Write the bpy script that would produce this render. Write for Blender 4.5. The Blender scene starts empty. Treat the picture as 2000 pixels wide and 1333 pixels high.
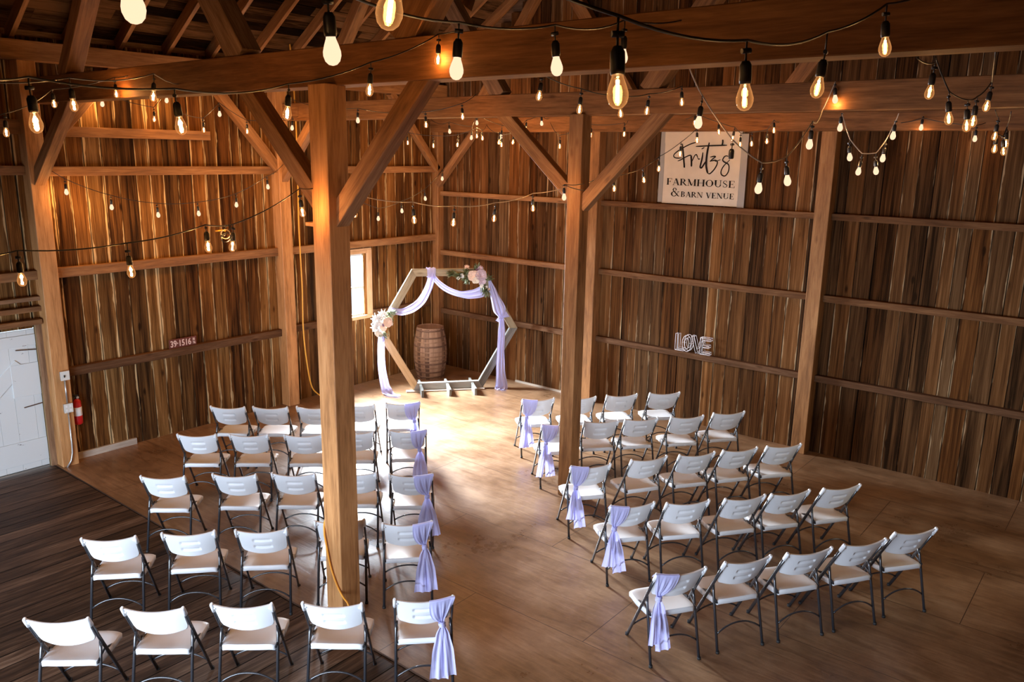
import bpy, math, random
from mathutils import Vector, Matrix, noise
random.seed(11)
PI = math.pi
sc = bpy.context.scene

# ------------------------------------------------------------------ camera
CAM = Vector((10.849, -11.168, 4.066))
YAW, PITCH, ROLL, FPX = 0.6776461, -0.2280908, 0.0172543, 1578.32
fw = Vector((-math.sin(YAW)*math.cos(PITCH), math.cos(YAW)*math.cos(PITCH), math.sin(PITCH)))
rt = fw.cross(Vector((0, 0, 1))).normalized(); up = rt.cross(fw)
rt2 = rt*math.cos(ROLL)+up*math.sin(ROLL); up2 = -rt*math.sin(ROLL)+up*math.cos(ROLL)
cam_data = bpy.data.cameras.new('camera'); cam = bpy.data.objects.new('camera', cam_data)
sc.collection.objects.link(cam); sc.camera = cam
mw = Matrix((rt2, up2, -fw)).transposed().to_4x4(); mw.translation = CAM
cam.matrix_world = mw
cam_data.sensor_fit = 'HORIZONTAL'; cam_data.sensor_width = 36.0
cam_data.lens = FPX*36.0/2000.0
cam_data.clip_start = 0.05; cam_data.clip_end = 200

# ------------------------------------------------------------------ world, daylight, exposure
w = bpy.data.worlds.new('world'); sc.world = w; w.use_nodes = True
bg = w.node_tree.nodes['Background']; bg.inputs[0].default_value = (0.72, 0.86, 1.0, 1); bg.inputs[1].default_value = 2.2
vs = sc.view_settings
vs.view_transform = 'Standard'; vs.look = 'None'; vs.gamma = 1.0; vs.exposure = 0.0; vs.use_curve_mapping = False
def area(name, loc, direction, sx, sy, watts, col):
    l = bpy.data.lights.new(name, 'AREA'); l.shape = 'RECTANGLE'; l.size = sx; l.size_y = sy
    l.energy = watts; l.color = col
    o = bpy.data.objects.new(name, l); sc.collection.objects.link(o)
    o.location = loc; o.rotation_euler = Vector(direction).to_track_quat('-Z', 'Y').to_euler()
    return o
# daylight through the side window, through the open doorway behind the seats and through a small window in the right wall
wl = area('window_daylight', (-0.62, -2.25, 2.15), (1, -0.10, -0.50), 1.3, 1.3, 2400, (0.88, 0.93, 1.0)); wl.data.spread = math.radians(100)
area('doorway_daylight', (6.6, -13.75, 1.2), (0.02, 1, 0.02), 6.2, 2.2, 1120, (0.70, 0.82, 1.0))
area('side_window_daylight', (11.3, -2.2, 1.9), (-1, -0.3, -0.35), 0.8, 0.9, 26, (1.0, 0.86, 0.6))
BULB_W = 8.0

C = sc.collection
# ------------------------------------------------------------------ materials
def new_mat(name):
    m = bpy.data.materials.new(name); m.use_nodes = True
    nt = m.node_tree; b = nt.nodes['Principled BSDF']
    return m, nt, b
def N(nt, t, **kw):
    n = nt.nodes.new(t)
    for k, v in kw.items(): setattr(n, k, v)
    return n
def plain(name, col, rough=0.5, metal=0.0, spec=0.5, bump=0.0, bscale=60, var=0.0):
    m, nt, b = new_mat(name)
    b.inputs['Base Color'].default_value = (*col, 1); b.inputs['Roughness'].default_value = rough
    b.inputs['Metallic'].default_value = metal; b.inputs['Specular IOR Level'].default_value = spec
    tc = N(nt, 'ShaderNodeTexCoord'); no = N(nt, 'ShaderNodeTexNoise'); no.inputs['Scale'].default_value = bscale
    nt.links.new(tc.outputs['Object'], no.inputs['Vector'])
    if var:
        mx = N(nt, 'ShaderNodeMix', data_type='RGBA')
        mx.inputs[6].default_value = (*[c*(1-var) for c in col], 1); mx.inputs[7].default_value = (*[min(1, c*(1+var)) for c in col], 1)
        nt.links.new(no.outputs['Fac'], mx.inputs[0]); nt.links.new(mx.outputs[2], b.inputs['Base Color'])
    if bump:
        bp = N(nt, 'ShaderNodeBump'); bp.inputs['Strength'].default_value = bump; bp.inputs['Distance'].default_value = 0.01
        nt.links.new(no.outputs['Fac'], bp.inputs['Height']); nt.links.new(bp.outputs['Normal'], b.inputs['Normal'])
    return m
def wood(name, stops, rough=0.6, gu=1.3, gv=26.0, edge=None, edge_at=0.8, bump=0.5, vary=0.35, knots=True, spec=0.3, bu=1.1, bv=5.0, hue=0.0):
    """wood grain along u (metres); 'rnd' attribute tells pieces apart; optional pale board edges from the second uv map"""
    m, nt, b = new_mat(name); L = nt.links
    uv = N(nt, 'ShaderNodeUVMap', uv_map='UVMap'); at = N(nt, 'ShaderNodeAttribute', attribute_name='rnd')
    sep = N(nt, 'ShaderNodeSeparateXYZ'); L.new(uv.outputs[0], sep.inputs[0])
    def math_(op, a, bb=None, clamp=False):
        n = N(nt, 'ShaderNodeMath', operation=op, use_clamp=clamp)
        for i, v in enumerate((a, bb)):
            if v is None: continue
            if isinstance(v, (int, float)): n.inputs[i].default_value = v
            else: L.new(v, n.inputs[i])
        return n.outputs[0]
    rz = math_('MULTIPLY', at.outputs['Fac'], 57.0)
    def vec(su, sv):
        c = N(nt, 'ShaderNodeCombineXYZ')
        L.new(math_('MULTIPLY', sep.outputs[0], su), c.inputs[0]); L.new(math_('MULTIPLY', sep.outputs[1], sv), c.inputs[1]); L.new(rz, c.inputs[2])
        return c.outputs[0]
    def noise_(v, scale, detail, dist=0.0, rough_=0.55):
        n = N(nt, 'ShaderNodeTexNoise'); n.inputs['Scale'].default_value = scale; n.inputs['Detail'].default_value = detail
        n.inputs['Distortion'].default_value = dist; n.inputs['Roughness'].default_value = rough_
        L.new(v, n.inputs['Vector']); return n.outputs['Fac']
    grain = noise_(vec(gu, gv), 1.0, 5, 0.6, 0.65)
    fine = noise_(vec(gu*4, gv*5), 1.0, 3, 0.2)
    blot = noise_(vec(bu, bv), 1.0, 4, 0.8)
    s = math_('ADD', math_('MULTIPLY', grain, 0.62), math_('MULTIPLY', blot, 0.38))
    s = math_('ADD', s, math_('MULTIPLY', math_('SUBTRACT', fine, 0.5), 0.30))
    s = math_('ADD', s, math_('MULTIPLY', math_('SUBTRACT', at.outputs['Fac'], 0.5), vary))
    if knots:
        vo = N(nt, 'ShaderNodeTexVoronoi'); vo.inputs['Scale'].default_value = 1.0; L.new(vec(1.7, 4.5), vo.inputs['Vector'])
        kn = N(nt, 'ShaderNodeMapRange'); kn.inputs[1].default_value = 0.03; kn.inputs[2].default_value = 0.12
        kn.inputs[3].default_value = -0.16; kn.inputs[4].default_value = 0.0
        L.new(vo.outputs['Distance'], kn.inputs[0]); s = math_('ADD', s, kn.outputs[0])
    cr = N(nt, 'ShaderNodeValToRGB'); L.new(s, cr.inputs[0])
    e = cr.color_ramp.elements
    while len(e) < len(stops): e.new(0.5)
    for el, (p, c) in zip(e, stops): el.position = p; el.color = (*c, 1)
    col = cr.outputs[0]
    if hue:
        fr = math_('FRACT', math_('MULTIPLY', at.outputs['Fac'], 7.31)); tn = N(nt, 'ShaderNodeMix', data_type='RGBA')
        tn.inputs[6].default_value = (1+.28*hue, 1.0, 1-.35*hue, 1); tn.inputs[7].default_value = (1-.06*hue, 1-.0*hue, 1+.02*hue, 1); L.new(fr, tn.inputs[0])
        mh = N(nt, 'ShaderNodeMix', data_type='RGBA', blend_type='MULTIPLY'); mh.inputs[0].default_value = 1.0; L.new(col, mh.inputs[6]); L.new(tn.outputs[2], mh.inputs[7]); col = mh.outputs[2]
    if edge:
        uv2 = N(nt, 'ShaderNodeUVMap', uv_map='Board'); sp2 = N(nt, 'ShaderNodeSeparateXYZ'); L.new(uv2.outputs[0], sp2.inputs[0])
        d = math_('ADD', math_('ABSOLUTE', sp2.outputs[0]), math_('MULTIPLY', math_('SUBTRACT', noise_(vec(1.6, 2.0), 1.0, 3, 0.5), 0.5), 1.0))
        d = math_('ADD', d, math_('MULTIPLY', math_('SUBTRACT', at.outputs['Fac'], 0.5), 0.25))
        mr = N(nt, 'ShaderNodeMapRange'); mr.inputs[1].default_value = edge_at; mr.inputs[2].default_value = edge_at+0.07
        L.new(d, mr.inputs[0])
        mx = N(nt, 'ShaderNodeMix', data_type='RGBA'); L.new(math_('MULTIPLY', mr.outputs[0], 0.85), mx.inputs[0]); L.new(col, mx.inputs[6])
        ec = N(nt, 'ShaderNodeMix', data_type='RGBA'); L.new(fine, ec.inputs[0])
        ec.inputs[6].default_value = (*[c*0.55 for c in edge], 1); ec.inputs[7].default_value = (*edge, 1)
        L.new(ec.outputs[2], mx.inputs[7]); col = mx.outputs[2]
        crk = N(nt, 'ShaderNodeMapRange'); crk.inputs[1].default_value = 0.93; crk.inputs[2].default_value = 0.99
        crk.inputs[3].default_value = 1.0; crk.inputs[4].default_value = 0.25; L.new(math_('ABSOLUTE', sp2.outputs[0]), crk.inputs[0])
        mm = N(nt, 'ShaderNodeMix', data_type='RGBA', blend_type='MULTIPLY'); mm.inputs[0].default_value = 1.0
        L.new(col, mm.inputs[6]); L.new(crk.outputs[0], mm.inputs[7]); col = mm.outputs[2]
    L.new(col, b.inputs['Base Color'])
    b.inputs['Roughness'].default_value = rough; b.inputs['Specular IOR Level'].default_value = spec
    bp = N(nt, 'ShaderNodeBump'); bp.inputs['Strength'].default_value = bump; bp.inputs['Distance'].default_value = 0.006
    L.new(grain, bp.inputs['Height']); L.new(bp.outputs['Normal'], b.inputs['Normal'])
    return m
M = {}
M['beam'] = wood('planed_timber', [(0.30, (0.105, 0.042, 0.014)), (0.50, (0.25, 0.110, 0.038)), (0.72, (0.40, 0.20, 0.08))], rough=0.55, gv=16, vary=0.12)
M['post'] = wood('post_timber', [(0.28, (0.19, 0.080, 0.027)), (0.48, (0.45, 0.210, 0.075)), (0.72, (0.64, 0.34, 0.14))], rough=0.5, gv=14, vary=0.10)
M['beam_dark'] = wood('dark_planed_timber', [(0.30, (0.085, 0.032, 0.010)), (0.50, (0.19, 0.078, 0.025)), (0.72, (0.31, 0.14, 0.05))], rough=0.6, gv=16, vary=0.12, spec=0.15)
M['post_shaded'] = wood('shaded_post_timber', [(0.28, (0.10, 0.042, 0.015)), (0.48, (0.25, 0.112, 0.040)), (0.72, (0.40, 0.20, 0.08))], rough=0.6, gv=14, vary=0.1, spec=0.15)  # post timber darkened in colour to stand for dimmer light on the right
M['old_beam'] = wood('weathered_timber', [(0.30, (0.09, 0.045, 0.022)), (0.5, (0.23, 0.125, 0.065)), (0.72, (0.42, 0.26, 0.15))], rough=0.7, gv=18)
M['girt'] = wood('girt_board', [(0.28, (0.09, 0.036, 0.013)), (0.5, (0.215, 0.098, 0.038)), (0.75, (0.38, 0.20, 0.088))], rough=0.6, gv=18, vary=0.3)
M['girt_shaded'] = wood('shaded_girt_board', [(0.28, (0.045, 0.018, 0.007)), (0.5, (0.115, 0.050, 0.019)), (0.75, (0.22, 0.110, 0.048))], rough=0.75, gv=18, vary=0.3, spec=0.1)  # shaded copy of girt: light falloff towards the right bays put into the colour
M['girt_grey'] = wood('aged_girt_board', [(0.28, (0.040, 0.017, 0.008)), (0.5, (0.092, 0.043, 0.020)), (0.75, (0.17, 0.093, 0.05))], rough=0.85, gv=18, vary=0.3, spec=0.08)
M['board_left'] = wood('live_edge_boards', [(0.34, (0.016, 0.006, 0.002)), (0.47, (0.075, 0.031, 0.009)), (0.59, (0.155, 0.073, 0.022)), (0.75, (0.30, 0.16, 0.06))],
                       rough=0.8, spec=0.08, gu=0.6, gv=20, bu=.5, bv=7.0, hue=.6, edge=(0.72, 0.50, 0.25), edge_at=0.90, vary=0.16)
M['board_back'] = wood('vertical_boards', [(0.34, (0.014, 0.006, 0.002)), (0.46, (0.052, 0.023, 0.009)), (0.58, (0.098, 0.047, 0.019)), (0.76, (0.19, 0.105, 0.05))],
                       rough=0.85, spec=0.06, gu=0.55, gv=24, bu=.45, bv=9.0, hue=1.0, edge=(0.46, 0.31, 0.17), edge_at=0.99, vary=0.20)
M['roof'] = wood('roof_sheathing', [(0.3, (0.006, 0.003, 0.0015)), (0.5, (0.025, 0.011, 0.004)), (0.74, (0.12, 0.058, 0.024))], rough=0.95, gv=16, vary=0.5, spec=0.02)
M['plank_floor'] = wood('worn_floor_planks', [(0.32, (0.016, 0.0075, 0.004)), (0.48, (0.055, 0.028, 0.015)), (0.60, (0.115, 0.066, 0.040)), (0.78, (0.27, 0.18, 0.12))], rough=0.6, spec=0.2, gv=20, vary=0.13, edge=(0.20, 0.15, 0.11), edge_at=1.22)
M['arch_gold'] = wood('arch_board_warm', [(0.3, (0.22, 0.13, 0.06)), (0.5, (0.42, 0.27, 0.13)), (0.72, (0.58, 0.42, 0.24))], rough=0.6, gv=14)
M['arch_grey'] = wood('arch_board_grey', [(0.3, (0.10, 0.10, 0.09)), (0.5, (0.22, 0.22, 0.20)), (0.72, (0.36, 0.36, 0.34))], rough=0.65, gv=14)
M['arch_olive'] = wood('arch_board_olive', [(0.3, (0.12, 0.10, 0.06)), (0.5, (0.26, 0.21, 0.13)), (0.72, (0.42, 0.36, 0.24))], rough=0.65, gv=14)
M['pale_board'] = wood('pale_board', [(0.3, (0.26, 0.21, 0.16)), (0.5, (0.42, 0.35, 0.28)), (0.72, (0.56, 0.49, 0.40))], rough=0.7, gv=14)
M['barrel'] = wood('barrel_wood', [(0.3, (0.08, 0.038, 0.022)), (0.5, (0.21, 0.115, 0.068)), (0.72, (0.33, 0.20, 0.13))], rough=0.65, gv=12, bump=0.9)
M['hoop'] = plain('rusty_hoop', (0.15, 0.08, 0.05), 0.7, 0.4, bump=0.6, var=0.35, bscale=30)
M['barrel_top'] = plain('dusty_barrel_head', (0.26, 0.20, 0.17), 0.8, var=0.2, bscale=20)

# plywood floor: 1.22 x 2.44 sheets laid in a brick pattern, worn varnish
m, nt, b = new_mat('plywood_floor'); L = nt.links
tc = N(nt, 'ShaderNodeTexCoord'); mp = N(nt, 'ShaderNodeMapping'); mp.inputs['Location'].default_value = (1.05, 7.18-1.22*1, 0)
L.new(tc.outputs['Object'], mp.inputs[0])
br = N(nt, 'ShaderNodeTexBrick'); br.offset = 0.5; br.inputs['Scale'].default_value = 1.0; br.inputs['Brick Width'].default_value = 2.44; br.inputs['Row Height'].default_value = 1.22
br.inputs['Mortar Size'].default_value = 0.0035; br.inputs['Mortar Smooth'].default_value = 0.1; br.inputs['Bias'].default_value = 0.0
br.inputs['Color1'].default_value = (0.42, 0.42, 0.42, 1); br.inputs['Color2'].default_value = (0.6, 0.6, 0.6, 1); br.inputs['Mortar'].default_value = (0, 0, 0, 1)
L.new(mp.outputs[0], br.inputs[0])
mp2 = N(nt, 'ShaderNodeMapping'); mp2.inputs['Scale'].default_value = (0.9, 7.0, 1); L.new(tc.outputs['Object'], mp2.inputs[0])
n1 = N(nt, 'ShaderNodeTexNoise'); n1.inputs['Scale'].default_value = 1.6; n1.inputs['Detail'].default_value = 6; n1.inputs['Distortion'].default_value = 1.6; L.new(mp2.outputs[0], n1.inputs[0])
n2 = N(nt, 'ShaderNodeTexNoise'); n2.inputs['Scale'].default_value = 0.8; n2.inputs['Detail'].default_value = 6; n2.inputs['Roughness'].default_value = 0.7; L.new(tc.outputs['Object'], n2.inputs[0])
n3 = N(nt, 'ShaderNodeTexNoise'); n3.inputs['Scale'].default_value = 14; n3.inputs['Detail'].default_value = 4; L.new(mp2.outputs[0], n3.inputs[0])
def mth(nt, op, a, b_):
    n = N(nt, 'ShaderNodeMath', operation=op)
    for i, v in enumerate((a, b_)):
        if isinstance(v, (int, float)): n.inputs[i].default_value = v
        else: nt.links.new(v, n.inputs[i])
    return n.outputs[0]
bw = N(nt, 'ShaderNodeRGBToBW'); L.new(br.outputs['Color'], bw.inputs[0])
s = mth(nt, 'ADD', mth(nt, 'MULTIPLY', n1.outputs['Fac'], 0.22), mth(nt, 'MULTIPLY', n2.outputs['Fac'], 0.60))
s = mth(nt, 'ADD', s, mth(nt, 'MULTIPLY', n3.outputs['Fac'], 0.10)); s = mth(nt, 'ADD', s, mth(nt, 'MULTIPLY', bw.outputs[0], 0.08))
cr = N(nt, 'ShaderNodeValToRGB'); e = cr.color_ramp.elements; e.new(0.5)
for el, (p, c) in zip(e, [(0.38, (0.105, 0.052, 0.024)), (0.50, (0.225, 0.125, 0.064)), (0.63, (0.37, 0.225, 0.125))]): el.position = p; el.color = (*c, 1)
L.new(s, cr.inputs[0])
mx = N(nt, 'ShaderNodeMix', data_type='RGBA'); L.new(br.outputs['Fac'], mx.inputs[0]); L.new(cr.outputs[0], mx.inputs[6]); mx.inputs[7].default_value = (0.05, 0.025, 0.015, 1)
L.new(mx.outputs[2], b.inputs['Base Color'])
rr = N(nt, 'ShaderNodeMapRange'); rr.inputs[1].default_value = 0.35; rr.inputs[2].default_value = 0.65; rr.inputs[3].default_value = 0.26; rr.inputs[4].default_value = 0.42
L.new(n2.outputs['Fac'], rr.inputs[0]); L.new(rr.outputs[0], b.inputs['Roughness']); b.inputs['Specular IOR Level'].default_value = 0.5
bp = N(nt, 'ShaderNodeBump'); bp.inputs['Strength'].default_value = 0.25; bp.inputs['Distance'].default_value = 0.01; L.new(n1.outputs['Fac'], bp.inputs['Height']); L.new(bp.outputs[0], b.inputs['Normal'])
M['plywood'] = m

# old white paint on the door: cracks and chips
m, nt, b = new_mat('chipped_white_paint'); L = nt.links
tc = N(nt, 'ShaderNodeTexCoord'); mp = N(nt, 'ShaderNodeMapping'); mp.inputs['Scale'].default_value = (1, 1.0, 2.6); L.new(tc.outputs['Object'], mp.inputs[0])
n1 = N(nt, 'ShaderNodeTexNoise'); n1.inputs['Scale'].default_value = 5.5; n1.inputs['Detail'].default_value = 7; n1.inputs['Roughness'].default_value = 0.7; L.new(mp.outputs[0], n1.inputs[0])
cr = N(nt, 'ShaderNodeValToRGB'); e = cr.color_ramp.elements; e[0].position = 0.665; e[0].color = (0.66, 0.68, 0.67, 1); e[1].position = 0.685; e[1].color = (0.10, 0.075, 0.06, 1)
L.new(n1.outputs['Fac'], cr.inputs[0]); L.new(cr.outputs[0], b.inputs['Base Color']); b.inputs['Roughness'].default_value = 0.55
M['door'] = m
M['door_gap'] = plain('dark_gap', (0.012, 0.008, 0.005), 1.0, spec=0.0)
M['white_plastic'] = plain('white_plastic', (0.70, 0.72, 0.74), 0.42, spec=0.45, bump=0.12, bscale=220)
M['black_metal'] = plain('black_painted_steel', (0.022, 0.023, 0.027), 0.24, 0.0, 0.9)
M['rubber'] = plain('black_rubber', (0.012, 0.012, 0.012), 0.7)
M['cable'] = plain('black_cable', (0.012, 0.010, 0.009), 0.42, spec=0.6)
M['cable_pale'] = plain('pale_cable', (0.42, 0.33, 0.25), 0.45)
M['yellow_cord'] = plain('yellow_cord', (0.72, 0.36, 0.04), 0.5)
M['orange_cord'] = plain('orange_cord', (0.85, 0.36, 0.03), 0.5)
M['steel'] = plain('galvanised_steel', (0.55, 0.55, 0.53), 0.4, 0.8, var=0.15)
M['box_cover'] = plain('electrical_cover', (0.62, 0.61, 0.56), 0.5)
M['red'] = plain('extinguisher_red', (0.52, 0.012, 0.014), 0.3)
M['paper'] = plain('white_label', (0.75, 0.74, 0.72), 0.6)
M['white_wire'] = plain('white_wire_letters', (0.72, 0.66, 0.66), 0.4)
M['black_ink'] = plain('black_ink', (0.016, 0.011, 0.009), 0.85, spec=0.1)
M['plate'] = plain('rusty_red_plate', (0.12, 0.026, 0.016), 0.6, 0.3, var=0.3, bscale=25)
M['plate_ink'] = plain('faded_plate_digits', (0.60, 0.42, 0.36), 0.6, var=0.2, bscale=60)
M['banner'] = plain('cream_banner_vinyl', (0.52, 0.44, 0.34), 0.55, var=0.14, bscale=5, bump=0.5)
M['banner_edge'] = plain('grey_banner_edge', (0.26, 0.24, 0.22), 0.6)
M['window_frame'] = wood('window_frame_wood', [(0.3, (0.33, 0.18, 0.09)), (0.5, (0.55, 0.34, 0.19)), (0.72, (0.7, 0.5, 0.32))], rough=0.55, gv=14)
M['sash_white'] = plain('white_sash_paint', (0.8, 0.8, 0.78), 0.5)
M['leaf'] = plain('olive_leaf', (0.11, 0.135, 0.06), 0.5, var=0.35, bscale=12)
M['leaf_pale'] = plain('sage_leaf', (0.20, 0.24, 0.15), 0.55, var=0.3, bscale=12)
M['blush'] = plain('blush_petal', (0.84, 0.64, 0.52), 0.6, var=0.12, bscale=20)
M['cream_petal'] = plain('cream_petal', (0.85, 0.78, 0.66), 0.6, var=0.1)
M['lilac_petal'] = plain('lilac_petal', (0.70, 0.58, 0.68), 0.6, var=0.15)
M['white_petal'] = plain('white_petal', (0.86, 0.83, 0.80), 0.6)
M['purple_petal'] = plain('plum_petal', (0.20, 0.11, 0.17), 0.6)
m, nt, b = new_mat('lavender_chiffon'); L = nt.links
b.inputs['Base Color'].default_value = (0.60, 0.60, 0.90, 1); b.inputs['Roughness'].default_value = 0.75
b.inputs['Sheen Weight'].default_value = 0.3
tr = N(nt, 'ShaderNodeBsdfTranslucent'); tr.inputs[0].default_value = (0.50, 0.50, 0.88, 1)
mxs = N(nt, 'ShaderNodeMixShader'); mxs.inputs[0].default_value = 0.30
L.new(b.outputs[0], mxs.inputs[1]); L.new(tr.outputs[0], mxs.inputs[2]); L.new(mxs.outputs[0], nt.nodes['Material Output'].inputs[0])
M['fabric'] = m
# glass pane
m, nt, b = new_mat('window_glass'); L = nt.links
t_ = N(nt, 'ShaderNodeBsdfTransparent'); t_.inputs[0].default_value = (0.95, 0.98, 1, 1); g_ = N(nt, 'ShaderNodeBsdfGlossy'); g_.inputs['Roughness'].default_value = 0.05
mxs = N(nt, 'ShaderNodeMixShader'); mxs.inputs[0].default_value = 0.05; L.new(t_.outputs[0], mxs.inputs[1]); L.new(g_.outputs[0], mxs.inputs[2]); L.new(mxs.outputs[0], nt.nodes['Material Output'].inputs[0])
M['glass'] = m
def emis(name, col, st):
    m, nt, b = new_mat(name); em = N(nt, 'ShaderNodeEmission'); em.inputs[0].default_value = (*col, 1); em.inputs[1].default_value = st
    nt.links.new(em.outputs[0], nt.nodes['Material Output'].inputs[0]); return m
M['filament'] = emis('glowing_filament', (1.0, 0.74, 0.42), 60)
M['frosted'] = emis('frosted_bulb_glow', (1.0, 0.66, 0.42), 1.35)
# amber bulb glass: see-through, lit faintly by its own filament, brighter towards the rim where more glass is crossed
m, nt, b = new_mat('amber_bulb_glass'); L = nt.links
t_ = N(nt, 'ShaderNodeBsdfTransparent'); t_.inputs[0].default_value = (1.0, 0.86, 0.66, 1)
g_ = N(nt, 'ShaderNodeBsdfGlossy'); g_.inputs['Roughness'].default_value = 0.08; g_.inputs[0].default_value = (1, 0.9, 0.8, 1)
em = N(nt, 'ShaderNodeEmission'); em.inputs[0].default_value = (1.0, 0.42, 0.13, 1); em.inputs[1].default_value = 0.85*1.0
lw = N(nt, 'ShaderNodeLayerWeight'); lw.inputs[0].default_value = 0.35
mr = N(nt, 'ShaderNodeMapRange'); mr.inputs[3].default_value = 0.10; mr.inputs[4].default_value = 0.75; L.new(lw.outputs['Facing'], mr.inputs[0])
m1 = N(nt, 'ShaderNodeMixShader'); L.new(mr.outputs[0], m1.inputs[0]); L.new(t_.outputs[0], m1.inputs[1]); L.new(em.outputs[0], m1.inputs[2])
m2 = N(nt, 'ShaderNodeMixShader'); m2.inputs[0].default_value = 0.06; L.new(m1.outputs[0], m2.inputs[1]); L.new(g_.outputs[0], m2.inputs[2]); L.new(m2.outputs[0], nt.nodes['Material Output'].inputs[0])
M['amber'] = m

# ------------------------------------------------------------------ mesh builder
class MB:
    def __init__(s): s.v = []; s.f = []; s.uv = []; s.bd = []; s.rn = []; s.sm = []
    def face(s, idx, uvs=None, r=0.5, bd=None, smooth=False):
        s.f.append(idx); s.uv += uvs if uvs else [(s.v[i][0]+s.v[i][1], s.v[i][2]) for i in idx]
        s.bd += bd if bd else [(0, 0)]*len(idx); s.rn += [r]*len(idx); s.sm.append(smooth)
    def beam(s, p0, p1, w, h, hint=(0, 0, 1), r=None, board=False, roll=0.0, taper=1.0):
        p0 = Vector(p0); p1 = Vector(p1); a = (p1-p0); L = a.length; a.normalize()
        hint = Vector(hint)
        if abs(a.dot(hint)) > 0.95: hint = Vector((0, 1, 0)) if abs(a.y) < 0.9 else Vector((1, 0, 0))
        x = a.cross(hint).normalized(); z = x.cross(a)
        if roll: x, z = x*math.cos(roll)+z*math.sin(roll), z*math.cos(roll)-x*math.sin(roll)
        r = random.random() if r is None else r
        o = r*91.7; n = len(s.v)
        for t, k in ((0, 1.0), (L, taper)):
            for sx, sz in ((-1, -1), (1, -1), (1, 1), (-1, 1)):
                s.v.append(tuple(p0+a*t+x*(sx*w/2*k)+z*(sz*h/2*k)))
        per = [0, w, w+h, 2*w+h, 2*w+2*h]
        for i in range(4):
            j = (i+1) % 4
            wide = (0, 2) if w >= h else (1, 3)
            bd = None
            if board: bd = [(-1, 0), (1, 0), (1, 0), (-1, 0)] if i in wide else [(1, 0)]*4
            s.face((n+i, n+j, n+4+j, n+4+i), [(o, per[i]+r*7), (o, per[i+1]+r*7), (o+L, per[i+1]+r*7), (o+L, per[i]+r*7)], r, bd)
        s.face((n+3, n+2, n+1, n), [(o, 0), (o, w), (o+h, w), (o+h, 0)], r)
        s.face((n+4, n+5, n+6, n+7), [(o, 0), (o, w), (o+h, w), (o+h, 0)], r)
        return s
    def box(s, lo, hi, r=None, axis=None, board=False):
        d = [hi[i]-lo[i] for i in range(3)]; c = [(hi[i]+lo[i])/2 for i in range(3)]
        if axis is None: axis = d.index(max(d))
        p0 = list(c); p1 = list(c); p0[axis] = lo[axis]; p1[axis] = hi[axis]
        if axis == 2: return s.beam(p0, p1, d[0], d[1], (0, 1, 0), r, board) if True else None
        if axis == 1: return s.beam(p0, p1, d[0], d[2], (0, 0, 1), r, board)
        return s.beam(p0, p1, d[1], d[2], (0, 0, 1), r, board)
    def tube(s, pts, rad, seg=8, caps=True, r=0.5, flat=None):
        pts = [Vector(p) for p in pts]; n0 = len(s.v); prev = None; L = 0
        rads = rad if isinstance(rad, (list, tuple)) else [rad]*len(pts)
        for i, p in enumerate(pts):
            t = (pts[min(i+1, len(pts)-1)]-pts[max(i-1, 0)])
            if t.length < 1e-9: t = Vector((0, 0, 1))
            t.normalize()
            if prev is None:
                h = Vector((1, 0, 0)) if abs(t.x) < 0.9 else Vector((0, 1, 0))
                x = (h-t*h.dot(t)).normalized()
            else:
                x = (prev-t*prev.dot(t)).normalized()
            prev = x; y = t.cross(x)
            fx, fy = flat if flat else (1, 1)
            for k in range(seg):
                a = 2*PI*k/seg
                s.v.append(tuple(p+x*(math.cos(a)*rads[i]*fx)+y*(math.sin(a)*rads[i]*fy)))
        for i in range(len(pts)-1):
            l2 = L+(pts[i+1]-pts[i]).length
            for k in range(seg):
                j = (k+1) % seg; a = n0+i*seg
                s.face((a+k, a+j, a+seg+j, a+seg+k), [(L, k/seg*.1), (L, (k+1)/seg*.1), (l2, (k+1)/seg*.1), (l2, k/seg*.1)], r, smooth=True)
            L = l2
        if caps:
            s.face(tuple(n0+k for k in reversed(range(seg))), None, r); e = n0+(len(pts)-1)*seg
            s.face(tuple(e+k for k in range(seg)), None, r)
        return s
    def lathe(s, prof, seg=16, c=(0, 0, 0), r=0.5, ax=None):
        """prof: (radius, height) list, turned about z (or the axis matrix ax) at c"""
        n0 = len(s.v); c = Vector(c)
        for (ra, z) in prof:
            for k in range(seg):
                a = 2*PI*k/seg; p = Vector((ra*math.cos(a), ra*math.sin(a), z))
                if ax is not None: p = ax @ p
                s.v.append(tuple(c+p))
        for i in range(len(prof)-1):
            for k in range(seg):
                j = (k+1) % seg; a = n0+i*seg
                s.face((a+k, a+j, a+seg+j, a+seg+k), [(prof[i][1], k/seg), (prof[i][1], (k+1)/seg), (prof[i+1][1], (k+1)/seg), (prof[i+1][1], k/seg)], r, smooth=True)
        s.face(tuple(n0+k for k in reversed(range(seg))), None, r); e = n0+(len(prof)-1)*seg
        s.face(tuple(e+k for k in range(seg)), None, r)
        return s
    def grid(s, fn, nu, nv, r=0.5, smooth=True, closed_u=False):
        n0 = len(s.v)
        for i in range(nu+1):
            for j in range(nv+1): s.v.append(tuple(fn(i/nu, j/nv)))
        for i in range(nu):
            for j in range(nv):
                a = n0+i*(nv+1)+j
                s.face((a, a+nv+1, a+nv+2, a+1), [(i/nu, j/nv), ((i+1)/nu, j/nv), ((i+1)/nu, (j+1)/nv), (i/nu, (j+1)/nv)], r, smooth=smooth)
        return s
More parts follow.
